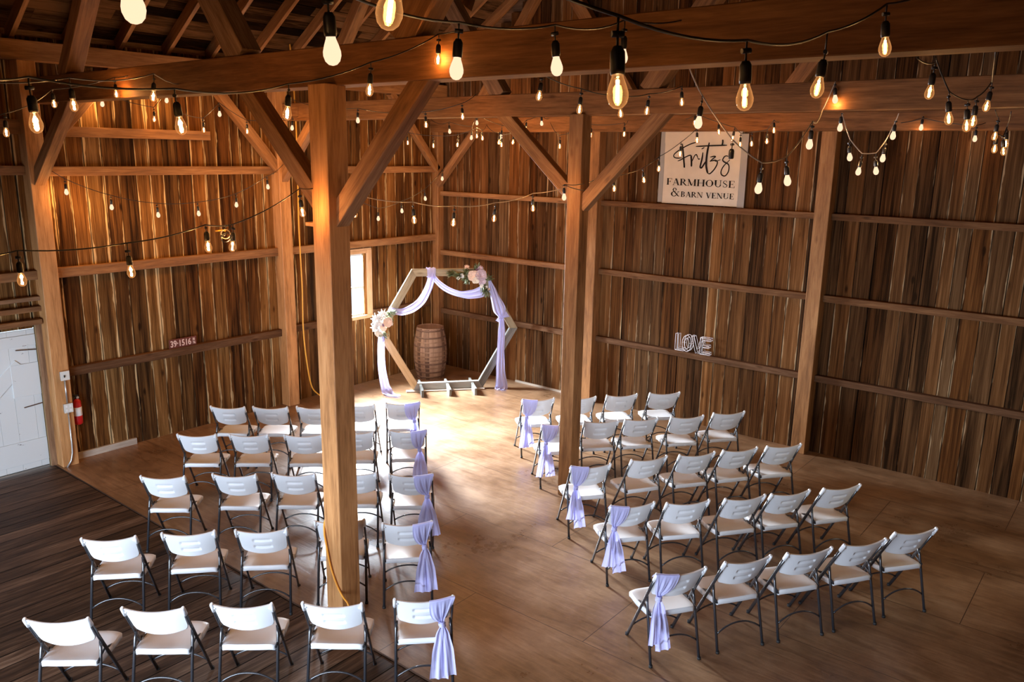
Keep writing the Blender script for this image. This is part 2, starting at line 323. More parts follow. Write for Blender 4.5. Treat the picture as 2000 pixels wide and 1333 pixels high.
    def mesh(s, name, mat):
        me = bpy.data.meshes.new(name); me.from_pydata(s.v, [], s.f)
        u = me.uv_layers.new(name='UVMap'); u.data.foreach_set('uv', [c for p in s.uv for c in p])
        u2 = me.uv_layers.new(name='Board'); u2.data.foreach_set('uv', [c for p in s.bd for c in p])
        at = me.attributes.new('rnd', 'FLOAT', 'CORNER'); at.data.foreach_set('value', s.rn)
        me.polygons.foreach_set('use_smooth', s.sm); me.materials.append(M[mat] if isinstance(mat, str) else mat); me.update()
        return me
    def build(s, name, mat, parent=None, loc=(0, 0, 0)):
        o = bpy.data.objects.new(name, s.mesh(name, mat)); C.objects.link(o); o.location = loc
        if parent: o.parent = parent
        return o
def bevel(o, wd, seg=2, ang=40):
    md = o.modifiers.new('bevel', 'BEVEL'); md.width = wd; md.segments = seg; md.limit_method = 'ANGLE'; md.angle_limit = math.radians(ang); return o
def tag(o, label, cat, group=None, kind=None):
    if label: o['label'] = label
    if cat: o['category'] = cat
    if group: o['group'] = group
    if kind: o['kind'] = kind
    return o
def empty(name, loc=(0, 0, 0), rz=0.0):
    o = bpy.data.objects.new(name, None); C.objects.link(o); o.empty_display_size = 0.1; o.location = loc; o.rotation_euler = (0, 0, rz); return o
def struct(o): o['kind'] = 'structure'; return o
def copy_tree(o):
    c = o.copy(); C.objects.link(c)
    for ch in o.children:
        d = ch.copy(); C.objects.link(d); d.parent = c
        for g in ch.children:
            e_ = g.copy(); C.objects.link(e_); e_.parent = d
    return c
def lerp(a, b, t): return a+(b-a)*t
def sm(t): t = max(0, min(1, t)); return t*t*(3-2*t)

# ------------------------------------------------------------------ the shell
EAVE, SLOPE, RIDGE, XR, YF = 5.27, 0.65, 5.4, 11.0, -14.0
def roof_z(x): return EAVE+SLOPE*(x if x < RIDGE else 2*RIDGE-x)

mb = MB(); mb.box((0, -7.18, -0.05), (XR, 0.0, 0.0), 0.5); struct(mb.build('floor', 'plywood'))
mb = MB(); x = -0.1
while x < XR:
    wd = random.uniform(0.17, 0.24)
    dz = random.uniform(-0.004, 0.0)
    mb.box((x, YF, -0.06), (min(x+wd-0.006, XR), -7.19, -0.012+dz), None, 1, True); x += wd
struct(mb.build('floor', 'plank_floor'))
mb = MB(); mb.box((-0.3, YF-0.2, -0.16), (XR+0.3, 0.2, -0.07)); struct(mb.build('floor', 'door_gap'))

# left wall of live-edge boards with window and door openings
WY0, WY1, WZ0, WZ1 = -2.78, -1.80, 1.24, 2.33
DY0, DY1, DZ = -9.3, -7.21, 1.84
mb = MB(); y = 0.0
while y > YF:
    wd = random.uniform(0.15, 0.235); y1 = y-wd; off = random.uniform(-0.007, 0.004); r = random.random()
    g = random.uniform(0.002, 0.006)
    if y > -7.165 and y1 < -7.15: g = 0.016
    lo, hi = y1+g, y
    def seg(z0, z1): mb.box((-0.026+off, lo, z0), (0.0+off, hi, z1), r, 2, True)
    if hi > WY0 and lo < WY1 and not (hi > WY1+0.1 or lo < WY0-0.1): seg(0, WZ0); seg(WZ1, EAVE+0.05)
    elif hi > DY0 and hi <= DY1+0.08: seg(DZ, EAVE+0.05)
    else: seg(0, EAVE+0.05)
    y = y1
struct(mb.build('wall_left', 'board_left'))
mb = MB()   # outer cladding with the same openings
for lo, hi in (((-0.09, WY1, 0), (-0.045, 0.1, 5.3)), ((-0.09, WY0, 0), (-0.045, WY1, WZ0)), ((-0.09, WY0, WZ1), (-0.045, WY1, 5.3)),
               ((-0.09, -7.145, 0), (-0.045, WY0, 5.3)), ((-0.09, -7.185, 0), (-0.045, -7.16, 5.3)), ((-0.09, DY0, DZ), (-0.045, -7.16, 2.3)), ((-0.09, DY0, 2.3), (-0.045, -7.185, 5.3)), ((-0.09, YF, 0), (-0.045, DY0, 5.3))):
    mb.box(lo, hi, 0.3, 2)
struct(mb.build('wall_left', 'old_beam'))
mb = MB(); mb.box((-0.12, YF, 5.15), (-0.03, 0.1, 5.48), .4, 1); struct(mb.build('trim_2', 'old_beam'))
# far gable wall
mb = MB(); x = 0.0
while x < XR:
    wd = random.uniform(0.13, 0.25); off = random.uniform(-0.006, 0.006); r = random.random()
    zt = min(roof_z(x), roof_z(min(x+wd, XR)))-0.03
    mb.box((x, 0.0+off, 0), (x+wd-random.uniform(0.002, 0.006), 0.026+off, zt), r, 2, True)
    # rotate board coordinate so that the face towards the room carries the edges
    x += wd
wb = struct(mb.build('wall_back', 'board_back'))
mb = MB(); mb.v += [(-0.1, 0.06, -.12), (XR+.1, 0.06, -.12), (XR+.1, 0.06, 5.6), (RIDGE, 0.06, 9.2), (-0.1, 0.06, 5.4)]; mb.face((0, 1, 2, 3, 4)); struct(mb.build('wall_back', 'old_beam'))
# right wall (hugged by the camera) and the wall behind with the open doorway
SY0, SY1, SZ0, SZ1 = -2.6, -1.8, 1.4, 2.3
mb = MB(); y = 0.0
while y > YF:
    wd = 0.2; r = random.random(); hi, lo = y, y-wd+0.003
    if hi > SY0+.01 and lo < SY1-.01: mb.box((XR, lo, 0), (XR+.026, hi, SZ0), r, 2, True); mb.box((XR, lo, SZ1), (XR+.026, hi, roof_z(XR)+.1), r, 2, True)
    else: mb.box((XR, lo, 0), (XR+.026, hi, roof_z(XR)+.1), r, 2, True)
    y -= wd
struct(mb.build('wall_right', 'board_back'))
mb = MB(); x = -0.1
while x < XR:
    z0 = 0 if not (3.3 < x < 9.7) else 2.42
    mb.box((x, YF-.026, z0), (x+.197, YF, roof_z(max(0, min(x+.1, 10.8)))-.05), random.random(), 2, True); x += 0.2
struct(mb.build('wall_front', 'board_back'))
mb = MB(); y = -10.97
while y > YF: mb.box((0.0, y-.195, 2.45), (XR, y, 2.49), random.random(), 0, True); y -= .2
for x in (0.4, 1.6, 2.8, 4.0, 5.2, 6.4, 7.6, 8.8, 10.0): mb.box((x, YF, 2.27), (x+.08, -10.97, 2.45), .5, 1)
mb.box((0.0, -10.97, 1.92), (XR, -10.86, 2.49), .5, 0)  # deep loft rim added out of view to block doorway light from the beams
struct(mb.build('floor', 'old_beam'))
# roof sheathing: boards running along the barn, both slopes
mb = MB()
for side in (0, 1):
    s_ = -0.35
    Ls = (RIDGE+0.3)/math.cos(math.atan(SLOPE)); ca = math.cos(math.atan(SLOPE)); sa = math.sin(math.atan(SLOPE))
    while s_ < Ls-0.3:
        wd = random.uniform(0.14, 0.24); c_ = s_+wd/2
        xx = c_*ca; zz = EAVE+0.15+c_*sa+random.uniform(0, .008)
        if side: xx = 2*RIDGE-xx
        y0 = 0.25
        while y0 > YF-0.2:
            ln = random.uniform(2.5, 4.0)
            mb.beam((xx, y0, zz), (xx, max(y0-ln, YF-.3), zz), wd-0.008, 0.022, (-sa if not side else sa, 0, ca))
            y0 -= ln+0.004
        s_ += wd
ce = struct(mb.build('ceiling', 'roof'))
mb = MB()
for side in (0, 1):
    f_ = (lambda x: x) if not side else (lambda x: 2*RIDGE-x)
    n = len(mb.v); mb.v += [(f_(-.5), .3, EAVE+.21-.325), (f_(RIDGE), .3, EAVE+.21+SLOPE*RIDGE), (f_(RIDGE), YF-.3, EAVE+.21+SLOPE*RIDGE), (f_(-.5), YF-.3, EAVE+.21-.325)]; mb.face((n, n+1, n+2, n+3))
struct(mb.build('ceiling', 'door_gap'))

# ------------------------------------------------------------------ timber frame: every stick its own thing
def stick(name, lo, hi, mat, label, cat, group=None, bev=0.006, axis=None):
    mb = MB(); mb.box(lo, hi, random.uniform(.35, .65), axis); o = bevel(mb.build(name, mat), bev, 1); return tag(o, label, cat, group)
def slant(name, p0, p1, w_, h_, mat, label, cat, group=None, hint=(0, 1, 0)):
    mb = MB(); mb.beam(p0, p1, w_, h_, hint, random.uniform(.35, .65)); o = bevel(mb.build(name, mat), 0.005, 1); return tag(o, label, cat, group)
P_ = 'timber_post'
stick(P_, (5.535, -7.125, 0), (5.742, -6.918, 4.56), 'post', 'big square timber post standing in the left chair block near the aisle', 'post')
stick(P_, (5.515, -3.60, 0), (5.695, -3.42, 4.50), 'post_shaded', 'square timber post standing in the right chair block behind the third row', 'post')
stick(P_, (0.0, -7.155, 0), (0.2, -6.955, 5.03), 'post', 'timber wall post on the left wall beside the white door', 'post')
stick(P_, (0.0, -3.66, 0), (0.2, -3.46, 5.03), 'post', 'timber wall post in the middle of the left wall with yellow cord beside it', 'post')
stick(P_, (0.0, -0.15, 0), (0.15, 0.0, 5.03), 'beam', 'timber corner post where the left wall meets the far wall behind the barrel', 'post')
stick(P_, (3.50, -0.2, 0), (3.715, 0.0, 4.42), 'post_shaded', 'timber wall post on the far wall just right of the slim standing post', 'post')
stick(P_, (7.14, -0.2, 0), (7.335, 0.0, 4.42), 'post_shaded', 'timber wall post on the far wall to the right of the cream banner', 'post')
T_ = 'tie_beam'
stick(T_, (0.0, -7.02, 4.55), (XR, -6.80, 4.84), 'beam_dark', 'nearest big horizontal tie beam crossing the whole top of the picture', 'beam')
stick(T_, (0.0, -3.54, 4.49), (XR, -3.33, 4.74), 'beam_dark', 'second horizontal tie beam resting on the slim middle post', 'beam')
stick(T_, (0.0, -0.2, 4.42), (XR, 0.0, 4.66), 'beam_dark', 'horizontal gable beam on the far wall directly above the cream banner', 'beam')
stick('wall_plate', (0.03, YF, 5.03), (0.25, 0.0, 5.25), 'beam', 'long timber plate along the top of the left wall under the rafters', 'beam')
G = 'knee_brace'
slant(G, (5.58, -6.99, 3.58), (4.40, -6.92, 4.62), .15, .13, 'beam', 'left diagonal knee brace of the big near timber post', 'brace')
slant(G, (5.68, -6.99, 3.52), (6.66, -6.92, 4.62), .15, .13, 'beam', 'right diagonal knee brace of the big near timber post', 'brace')
slant(G, (5.55, -3.50, 3.60), (4.43, -3.46, 4.56), .15, .12, 'beam', 'left diagonal knee brace of the slim middle post', 'brace')
slant(G, (5.66, -3.50, 3.50), (6.66, -3.46, 4.55), .15, .12, 'beam', 'right diagonal knee brace of the slim middle post', 'brace')
slant(G, (0.14, -7.05, 3.64), (1.0, -6.92, 4.62), .15, .13, 'beam', 'knee brace from the door-side wall post up to the near tie beam', 'brace')
slant(G, (0.14, -3.55, 3.62), (0.92, -3.45, 4.58), .14, .12, 'beam', 'knee brace from the middle left wall post up to the second beam', 'brace')
slant(G, (0.11, -3.60, 3.75), (0.11, -4.75, 5.08), .13, .13, 'beam', 'knee brace along the left wall from the middle wall post to the plate', 'brace', hint=(1, 0, 0))
slant(G, (0.11, -7.05, 3.90), (0.11, -5.95, 5.08), .13, .13, 'beam', 'knee brace along the left wall above the door-side post', 'brace', hint=(1, 0, 0))
slant(G, (0.09, -0.12, 3.75), (0.09, -1.25, 5.05), .12, .12, 'beam', 'knee brace on the left wall leaning to the far corner post', 'brace', hint=(1, 0, 0))
slant(G, (0.12, -0.11, 3.48), (1.05, -0.11, 4.46), .12, .12, 'girt', 'knee brace on the far wall rising right from the corner post', 'brace')
stick('corbel_block', (5.43, -7.12, 3.47), (5.535, -6.93, 3.50), 'post', 'thin wooden ledge block on the near post under its left brace', 'block', bev=.003)
bents = ((-6.91, 'near', 4.84), (-3.44, 'second', 4.74), (-0.11, 'gable', 4.66))
for yb, nm, z0 in bents:
    wS = .24 if nm == 'near' else .2
    hn = (0, 1, 0)
    slant('roof_strut', (.95, yb, z0-.02), (2.58, yb, 6.88), wS*.72, wS*.8, 'beam', f'leaning roof strut rising right from the left end of the {nm} tie beam', 'strut')
    slant('roof_strut', (4.42, yb, z0-.02), (2.80, yb, 6.88), wS, wS*.8, 'old_beam' if nm != 'gable' else 'beam', f'leaning roof strut rising left from the {nm} tie beam near its post', 'strut')
    slant('roof_strut', (6.42, yb, z0-.02), (8.02, yb, 6.88), wS, wS*.8, 'beam', f'leaning roof strut rising right from the {nm} tie beam past its post', 'strut')
stick('purlin', (2.62, YF, 6.78), (2.80, 0, 6.94), 'beam', 'long purlin under the left roof slope carried by the leaning struts', 'beam')
stick('purlin', (8.00, YF, 6.78), (8.18, 0, 6.94), 'beam', 'long purlin under the right roof slope carried by the leaning struts', 'beam')
slant('roof_brace', (3.66, -3.3, 5.75), (2.75, -1.9, 6.8), .16, .14, 'beam', 'diagonal roof brace between second strut and left purlin', 'brace')
k = 0
yy = -5.23+.635*8
while yy > -10.6:
    if yy < -0.03:
        mb = MB(); mb.beam((-0.15, yy, roof_z(-0.15)+.05), (RIDGE-.03, yy, roof_z(RIDGE-.001)+.03), .055, .15, (0, 1, 0), random.uniform(.3, .8), roll=PI/2)
        tag(mb.build('rafter', 'beam'), 'rough sawn rafter under the dark boards of the left roof slope', 'rafter', 'rafters of the left roof slope')
    yy -= .635
yy = -5.23+.635*8
while yy > -7.5:
    if yy < -0.03:
        mb = MB(); mb.beam((10.95, yy, roof_z(10.95)+.05), (RIDGE+.03, yy, roof_z(RIDGE-.001)+.03), .055, .15, (0, 1, 0), random.uniform(.3, .8), roll=PI/2)
        tag(mb.build('rafter', 'beam'), 'rough sawn rafter under the boards of the right roof slope', 'rafter', 'rafters of the right roof slope')
    yy -= .635
# girts (horizontal wall boards)
GI = 'wall_girt'
def girtL(y0, y1, z, h, mat, lab): return stick(GI, (0.005, y0, z), (0.09, y1, z+h), mat, lab, 'board', bev=.004, axis=1)
girtL(-6.955, -3.66, 3.70, .115, 'girt', 'top full-length horizontal girt on the left wall between its two posts')
girtL(-6.955, -3.66, 2.443, .125, 'girt', 'middle horizontal girt on the left wall between its two posts')
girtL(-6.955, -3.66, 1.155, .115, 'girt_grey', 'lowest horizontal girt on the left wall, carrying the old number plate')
girtL(-6.71, -4.69, 4.175, .125, 'girt', 'short horizontal board high on the left wall ending short of the middle post')
girtL(-3.46, -0.15, 3.70, .115, 'girt', 'top horizontal girt on the left wall between the middle post and far corner')
girtL(-3.46, -0.15, 2.443, .12, 'girt', 'horizontal girt on the left wall running just above the window')
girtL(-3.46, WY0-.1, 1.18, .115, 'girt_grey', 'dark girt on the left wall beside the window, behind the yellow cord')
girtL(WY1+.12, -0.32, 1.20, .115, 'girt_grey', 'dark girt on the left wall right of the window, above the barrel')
girtL(-9.5, -7.155, 3.715, .11, 'girt', 'upper girt left of the door-side post at the left picture edge')
girtL(-9.5, -7.155, 4.19, .17, 'girt', 'topmost board left of the door-side post under the near tie beam')
girtL(-9.5, -7.155, 2.45, .11, 'girt', 'girt at the left picture edge between door header and top girt')
girtL(-9.5, -7.14, 2.055, .062, 'girt', 'narrow sliding track board above the door header')
girtL(-9.5, -7.155, 2.19, .05, 'old_beam', 'dark ledge board just above the door track')
stick('door_header', (0.0, -9.5, 1.895), (0.12, -7.17, 1.96), 'girt', 'wooden header board directly over the white door', 'board', bev=.004)
def girtR(x0, x1, z, h, mat, lab): return stick(GI, (x0, -0.09, z), (x1, -0.005, z+h), mat, lab, 'board', bev=.004, axis=0)
bays = ((0.15, 3.50, 'first bay, behind the arch'), (3.715, 7.14, 'middle bay'), (7.335, XR, 'darker right-hand bay'))
for x0, x1, nm in bays:
    girtR(x0, x1, 3.275, .085, 'girt_shaded' if x0 > 1 else 'girt', f'upper girt of the far wall in the {nm}')
    girtR(x0, x1, 2.172, .09, 'girt_shaded' if x0 > 1 else 'girt', f'middle girt of the far wall in the {nm}')
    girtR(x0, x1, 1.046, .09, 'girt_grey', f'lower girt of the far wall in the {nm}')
mb = MB(); mb.box((0.004, -6.9, 0.0), (0.04, -6.1, 0.085), .5); struct(mb.build('baseboard_left', 'pale_board'))
mb = MB(); mb.box((1.98, -0.04, 0.0), (3.48, -0.004, 0.03), .5); struct(mb.build('baseboard_back', 'pale_board'))

# ------------------------------------------------------------------ window and door
mb = MB()
mb.box((-0.07, WY1, WZ0-.03), (0.035, WY1+.10, WZ1+.06), .6, 2); mb.box((-0.07, WY0-.10, WZ0-.03), (0.035, WY0, WZ1+.06), .4, 2)
mb.box((-0.07, WY0-.1, WZ1), (0.03, WY1+.1, WZ1+.09), .5, 1); mb.box((-0.07, WY0-.1, WZ0-.06), (0.05, WY1+.1, WZ0), .5, 1)
wf = struct(bevel(mb.build('window_1', 'window_frame'), .004, 1))
mb = MB(); zc = (WZ0+WZ1)/2-.05
for z_ in (WZ0+.015, zc, WZ1-.02): mb.box((-0.06, WY0, z_-.017), (-0.03, WY1, z_+.017), .5, 1)
for y_ in (WY0+.015, WY1-.015): mb.box((-0.06, y_-.016, WZ0), (-0.03, y_+.016, WZ1), .5, 2)
mb.build('window_sash', 'sash_white', wf)
mb = MB(); mb.box((-0.048, WY0+.02, WZ0+.02), (-0.044, WY1-.02, WZ1-.02), .5, 2); mb.build('window_pane', 'glass', wf)
mb = MB()
for lo, hi in (((XR-.02, SY0-.08, SZ0-.08), (XR+.05, SY1+.08, SZ0)), ((XR-.02, SY0-.08, SZ1), (XR+.05, SY1+.08, SZ1+.08)), ((XR-.02, SY0-.08, SZ0), (XR+.05, SY0, SZ1)), ((XR-.02, SY1, SZ0), (XR+.05, SY1+.08, SZ1))): mb.box(lo, hi, .5)
w2 = struct(mb.build('window_2', 'window_frame')); mb = MB(); mb.box((XR+.01, SY0, SZ0), (XR+.014, SY1, SZ1), .5); mb.build('window_pane', 'glass', w2)
# the white plank door: boards with dark seams and a z-shaped ledge
mb = MB(); yb = DY1-.012; wds = [.10, .22, .19, .26, .21, .24, .25, .25, .3]
for wd in wds:
    y2 = max(yb-wd+.003, DY0+.01)
    if y2 < yb: mb.box((-0.055, y2, 0.02), (-0.030, yb, DZ-.015), random.random(), 2)
    yb = y2-.003
dr = struct(mb.build('door_1', 'door'))
mb = MB()
mb.box((-0.03, DY0+.02, 0.10), (-0.012, DY1-.02, 0.40), .3, 1); mb.box((-0.03, DY0+.02, 1.62), (-0.012, DY1-.02, 1.76), .6, 1)
mb.box((-0.03, DY1-.34, 0.98), (-0.012, DY1-.02, 1.40), .5, 1)
mb.beam((-0.0225, DY1-.22, 1.40), (-0.0225, DY1-1.25, 0.42), .17, .015, (1, 0, 0), .4)
bevel(mb.build('door_ledge', 'door', dr), .003, 1)
mb = MB(); mb.beam((-.008, DY1-.02, 1.56), (-.008, DY1-.26, 1.585), .008, .02, (1, 0, 0)); mb.beam((-.008, DY1-.02, .86), (-.008, DY1-.24, .84), .008, .02, (1, 0, 0)); mb.build('strap_hinge', 'hoop', dr)
mb = MB(); mb.box((-0.03, DY1-.012, 0.0), (0.03, -7.155, 1.895), .5, 2); mb.box((-.06, DY1-.01, 0), (-.028, -7.16, 1.895), .5, 2); struct(mb.build('trim_1', 'old_beam'))

# ------------------------------------------------------------------ folding chairs
H, WT = 0.845, 0.224
def tube_y(z): return (H-z)*0.578
def back_y(x, z):
    t = (H-z)/.28; dep = .030+.026*t
    return tube_y(z)-dep*(1-min(1, (x/.205))**2 if abs(x) < .205 else 0)+.004
def backrest_mesh():
    mb = MB(); nu, nv = 44, 24
    def P(u, v, back):
        x = (u*2-1)*(.207-.010*v)
        zt = H-.012-.022*(1-(2*u-1)**2); zb = .598-.036*(1-abs(2*u-1)**2.2)+.03*max(0, (abs(2*u-1)-.9)/.1)**2
        z = lerp(zt, zb, v); y = back_y(x*1.0, z)
        th = .010
        if back:
            dep = 0
            for zc in (.725, .645):
                a = sm((.082-abs(x))/.010)*sm((.018-abs(z-zc))/.008); dep = max(dep, a*.013)
            rim = 1-sm(min(v, 1-v)*14)
            return (x, y-th+dep-rim*.004+rim*.004, z)
        return (x, y+th, z)
    mb.grid(lambda u, v: P(u, v, True), nu, nv); mb.grid(lambda u, v: P(1-u, v, False), nu, nv)
    # rim
    ring = [(i/nu, 0) for i in range(nu+1)]+[(1, j/nv) for j in range(1, nv+1)]+[(1-i/nu, 1) for i in range(1, nu+1)]+[(0, 1-j/nv) for j in range(1, nv+1)]
    n0 = len(mb.v)
    for (u, v) in ring:
        a = Vector(P(u, v, True)); b_ = Vector(P(u, v, False)); c_ = (a+b_)/2
        o = Vector((0, 0, 0))
        if v == 0: o += Vector((0, 0, .006))
        if v == 1: o += Vector((0, 0, -.006))
        mb.v += [tuple(a), tuple(c_+o), tuple(b_)]
    for i in range(len(ring)-1):
        a = n0+i*3; mb.face((a, a+1, a+4, a+3), smooth=True); mb.face((a+1, a+2, a+5, a+4), smooth=True)
    for s_ in (-1, 1):   # white sleeves over the tube tops
        ps = [(s_*WT*.965, tube_y(z), z) for z in (H-.000, H-.006, H-.03, H-.082)]
        mb.tube(ps, [.009, .0135, .0150, .0150], 12, flat=(.95, 1.25))
        mb.tube([(s_*.19, tube_y(.80)-.004, .80), (s_*.214, tube_y(.80), .80)], .013, 8)
    return mb.mesh('backrest', 'white_plastic')
def seat_mesh():
    mb = MB(); nu, nv = 22, 18
    def top(u, v):
        s_ = 2*u-1; y = lerp(.095, .525, v); hw = lerp(.203, .215, sm(v*1.5))
        cor = 1-.10*max(0, (v-.86)/.14)**2-.07*max(0, (.1-v)/.1)**2
        x = s_*hw*cor
        y += -.012*(abs(s_)**4)*(1 if v > .5 else -1)
        z = .447-.020*math.sin(PI*min(1, v*1.15))*(1-s_*s_*.6)-.010*v-.028*max(0, (v-.8)/.2)**2
        z -= .010*abs(s_)**8
        return Vector((x, y, z))
    mb.grid(lambda u, v: top(u, v), nu, nv)
    mb.grid(lambda u, v: top(1-u, v)+Vector((0, 0, -.020-.0*v)), nu, nv)
    ring = [(i/nu, 0) for i in range(nu+1)]+[(1, j/nv) for j in range(1, nv+1)]+[(1-i/nu, 1) for i in range(1, nu+1)]+[(0, 1-j/nv) for j in range(1, nv+1)]
    n0 = len(mb.v); c = Vector((0, .31, .43))
    for (u, v) in ring:
        p = top(u, v); o = (p-c); o.z = 0; o.normalize()
        mb.v += [tuple(p), tuple(p+o*.008+Vector((0, 0, -.006))), tuple(p+o*.007+Vector((0, 0, -.044))), tuple(p-o*.004+Vector((0, 0, -.048)))]
    for i in range(len(ring)-1):
        a = n0+i*4
        for q in range(3): mb.face((a+q, a+q+1, a+4+q+1, a+4+q), smooth=True)
    return mb.mesh('seat', 'white_plastic')
def front_leg_mesh(s_):
    mb = MB(); pts = [(s_*WT*.965, tube_y(z), z) for z in (.80, .60, .45, .25, .012)]
    mb.tube(pts, .0125, 10, flat=(.75, 1.35)); return mb.mesh('front_leg', 'black_metal')
def rear_leg_mesh(s_):
    mb = MB(); mb.tube([(s_*.206, .172, .562), (s_*.212, .150, .50), (s_*.219, .012, .012)], .0118, 10)
    mb.tube([(s_*.212, .172, .556), (s_*.222, .172, .556)], .008, 8); return mb.mesh('rear_leg', 'black_metal')
def foot_mesh(p):
    mb = MB(); mb.tube([(p[0], p[1], 0.0), (p[0], p[1], .022)], .0155, 10); return mb.mesh('rubber_foot', 'rubber')
def arch_bar(y0, z0, hw, rise, name):
    mb = MB(); pts = []
    for i in range(15):
        t = i/14*2-1; pts.append((t*hw, y0-.02*(1-t*t)*0, z0+rise*(1-abs(t)**2.2)))
    mb.tube(pts, .0075, 8); return mb.mesh(name, 'black_metal')
def rail_mesh(s_):
    mb = MB(); mb.beam((s_*.200, .10, .418), (s_*.200, .42, .404), .010, .020); mb.beam((s_*.207, .10, .43), (s_*.214, .20, .47), .008, .016)
    mb.beam((s_*.206, .245, .45), (s_*.204, .36, .405), .008, .018); return mb.mesh('seat_bracket', 'black_metal')
parts = [('seat', seat_mesh()), ('backrest', backrest_mesh())]
fl = {s_: front_leg_mesh(s_) for s_ in (-1, 1)}; rl = {s_: rear_leg_mesh(s_) for s_ in (-1, 1)}
ff = {s_: foot_mesh((s_*WT*.965, tube_y(.0), 0)) for s_ in (-1, 1)}; rf_ = {s_: foot_mesh((s_*.2195, .009, 0)) for s_ in (-1, 1)}
chair0 = empty('folding_chair')
for nm, me in parts:
    o = bpy.data.objects.new(nm, me); C.objects.link(o); o.parent = chair0
for s_ in (-1, 1):
    for nm, me, fm in (('front_leg', fl[s_], ff[s_]), ('rear_leg', rl[s_], rf_[s_])):
        o = bpy.data.objects.new(nm, me); C.objects.link(o); o.parent = chair0
        f2 = bpy.data.objects.new('rubber_foot', fm); C.objects.link(f2); f2.parent = o
    o = bpy.data.objects.new('seat_bracket', rail_mesh(s_)); C.objects.link(o); o.parent = chair0
o = bpy.data.objects.new('stretcher', arch_bar(.012+.138*.30, .150, .214, .085, 'rear_stretcher')); C.objects.link(o); o.parent = chair0
o = bpy.data.objects.new('stretcher', arch_bar(tube_y(.14), .14, .214, .065, 'front_stretcher')); C.objects.link(o); o.parent = chair0
CH = {'L1': [(1.816, -5.744, 37.7), (2.225, -5.39, 39.4), (2.636, -5.019, 39.4), (2.969, -4.572, 39.4), (3.349, -4.123, 47.7)],
 'L2': [(2.48, -6.559, 41.1), (2.92, -6.161, 41.7), (3.394, -5.749, 41.7), (3.76, -5.292, 41.7), (4.186, -4.839, 44.4)],
 'L3': [(3.333, -7.426, 41.0), (3.848, -6.941, 39.6), (4.276, -6.533, 40.1), (4.726, -6.104, 40.5), (5.187, -5.753, 41.5)],
 'L4': [(4.254, -8.397, 46.6), (4.666, -7.906, 47.4), (5.094, -7.469, 44.7), (5.486, -6.92, 45.1), (5.971, -6.553, 47.0)],
 'L5': [(5.202, -9.205, 41.7), (5.577, -8.701, 40.8), (6.014, -8.257, 41.1), (6.505, -7.823, 38.8), (6.963, -7.333, 46.6)],
 'R1': [(4.579, -2.779, 50.6), (4.959, -2.333, 49.9), (5.319, -1.842, 49.9), (5.716, -1.35, 48.2)],
 'R2': [(5.405, -3.44, 50.8), (5.721, -2.986, 47.7), (6.054, -2.573, 51.7), (6.447, -2.097, 50.2), (6.779, -1.581, 51.4)],
 'R3': [(6.447, -4.309, 51.3), (6.811, -3.708, 58.7), (7.149, -3.232, 55.3), (7.452, -2.77, 55.3), (7.784, -2.31, 52.6)],
 'R4': [(7.298, -4.876, 52.1), (7.669, -4.474, 50.7), (8.044, -4.004, 54.3), (8.339, -3.591, 55.4), (8.685, -3.107, 55.6)],
 'R5': [(8.248, -5.721, 55.1), (8.577, -5.183, 56.6), (8.914, -4.696, 55.1), (9.226, -4.219, 56.0), (9.509, -3.689, 53.2)]}
rown = {'1': 'front row by the arch', '2': 'second row from the arch', '3': 'third row from the arch', '4': 'fourth row from the arch', '5': 'back row nearest the camera'}
ordn = ['at the aisle end', 'second from the aisle', 'third from the aisle', 'fourth from the aisle', 'fifth from the aisle']
used = False
sash_spots = []
for key, lst in CH.items():
    blk = 'left' if key[0] == 'L' else 'right'; n = len(lst)
    for i, (x, y, a) in enumerate(lst):
        c = chair0 if not used else copy_tree(chair0); used = True
        c.location = (x, y, 0 if y > -7.15 else -0.012); c.rotation_euler = (0, 0, math.radians(a))
        od = (n-1-i) if blk == 'left' else i
        extra = ' with lavender sash' if od == 0 else ''; pos_ = 'aisle end' if od == 0 else ordn[od]
        tag(c, f'white folding chair{extra}, {pos_}, {blk} block, {rown[key[1]]}', 'chair', f'white folding chairs in the {blk} block')
        if od == 0: sash_spots.append((x, y, a, 1 if blk == 'left' else -1, key))

# lavender sashes tied round the aisle chairs
def ribbon(mb, pts, widths, side, pleats=3, amp=.008, nseg=26, nw=14, seed=0, normal=False):
    """cloth strip along pts; side: cross direction; pleated"""
    P = [Vector(p) for p in pts]; L = [0]
    for i in range(1, len(P)): L.append(L[-1]+(P[i]-P[i-1]).length)
    def at(t):
        d = t*L[-1]
        for i in range(1, len(P)):
            if d <= L[i] or i == len(P)-1:
                k = (d-L[i-1])/max(1e-6, L[i]-L[i-1])
                p0 = P[max(i-2, 0)]; p1 = P[i-1]; p2 = P[i]; p3 = P[min(i+1, len(P)-1)]
                w_ = lerp(widths[i-1], widths[i], sm(k))
                q = 0.5*((2*p1)+(p2-p0)*k+(2*p0-5*p1+4*p2-p3)*k*k+(3*p1-p0-3*p2+p3)*k**3)
                return q, w_
    rs = random.Random(seed); ph = rs.uniform(0, 6)
    def fn(u, v):
        q, w_ = at(u); q2, _ = at(min(1, u+.02)); q1, _ = at(max(0, u-.02)); t = (q2-q1).normalized()
        s0 = Vector(side)
        if normal: x = t.cross(s0).normalized(); n = s0
        else: x = (s0-t*s0.dot(t)).normalized(); n = x.cross(t)
        s_ = v*2-1
        a_ = amp*(0.35+0.65*min(1, w_/.10))
        off = a_*math.sin(s_*PI*pleats+ph+u*1.3)+a_*.5*math.sin(s_*PI*pleats*1.9+ph*2-u*2.1)
        return q+x*(s_*w_/2)+n*off
    mb.grid(fn, nseg, nw); return mb
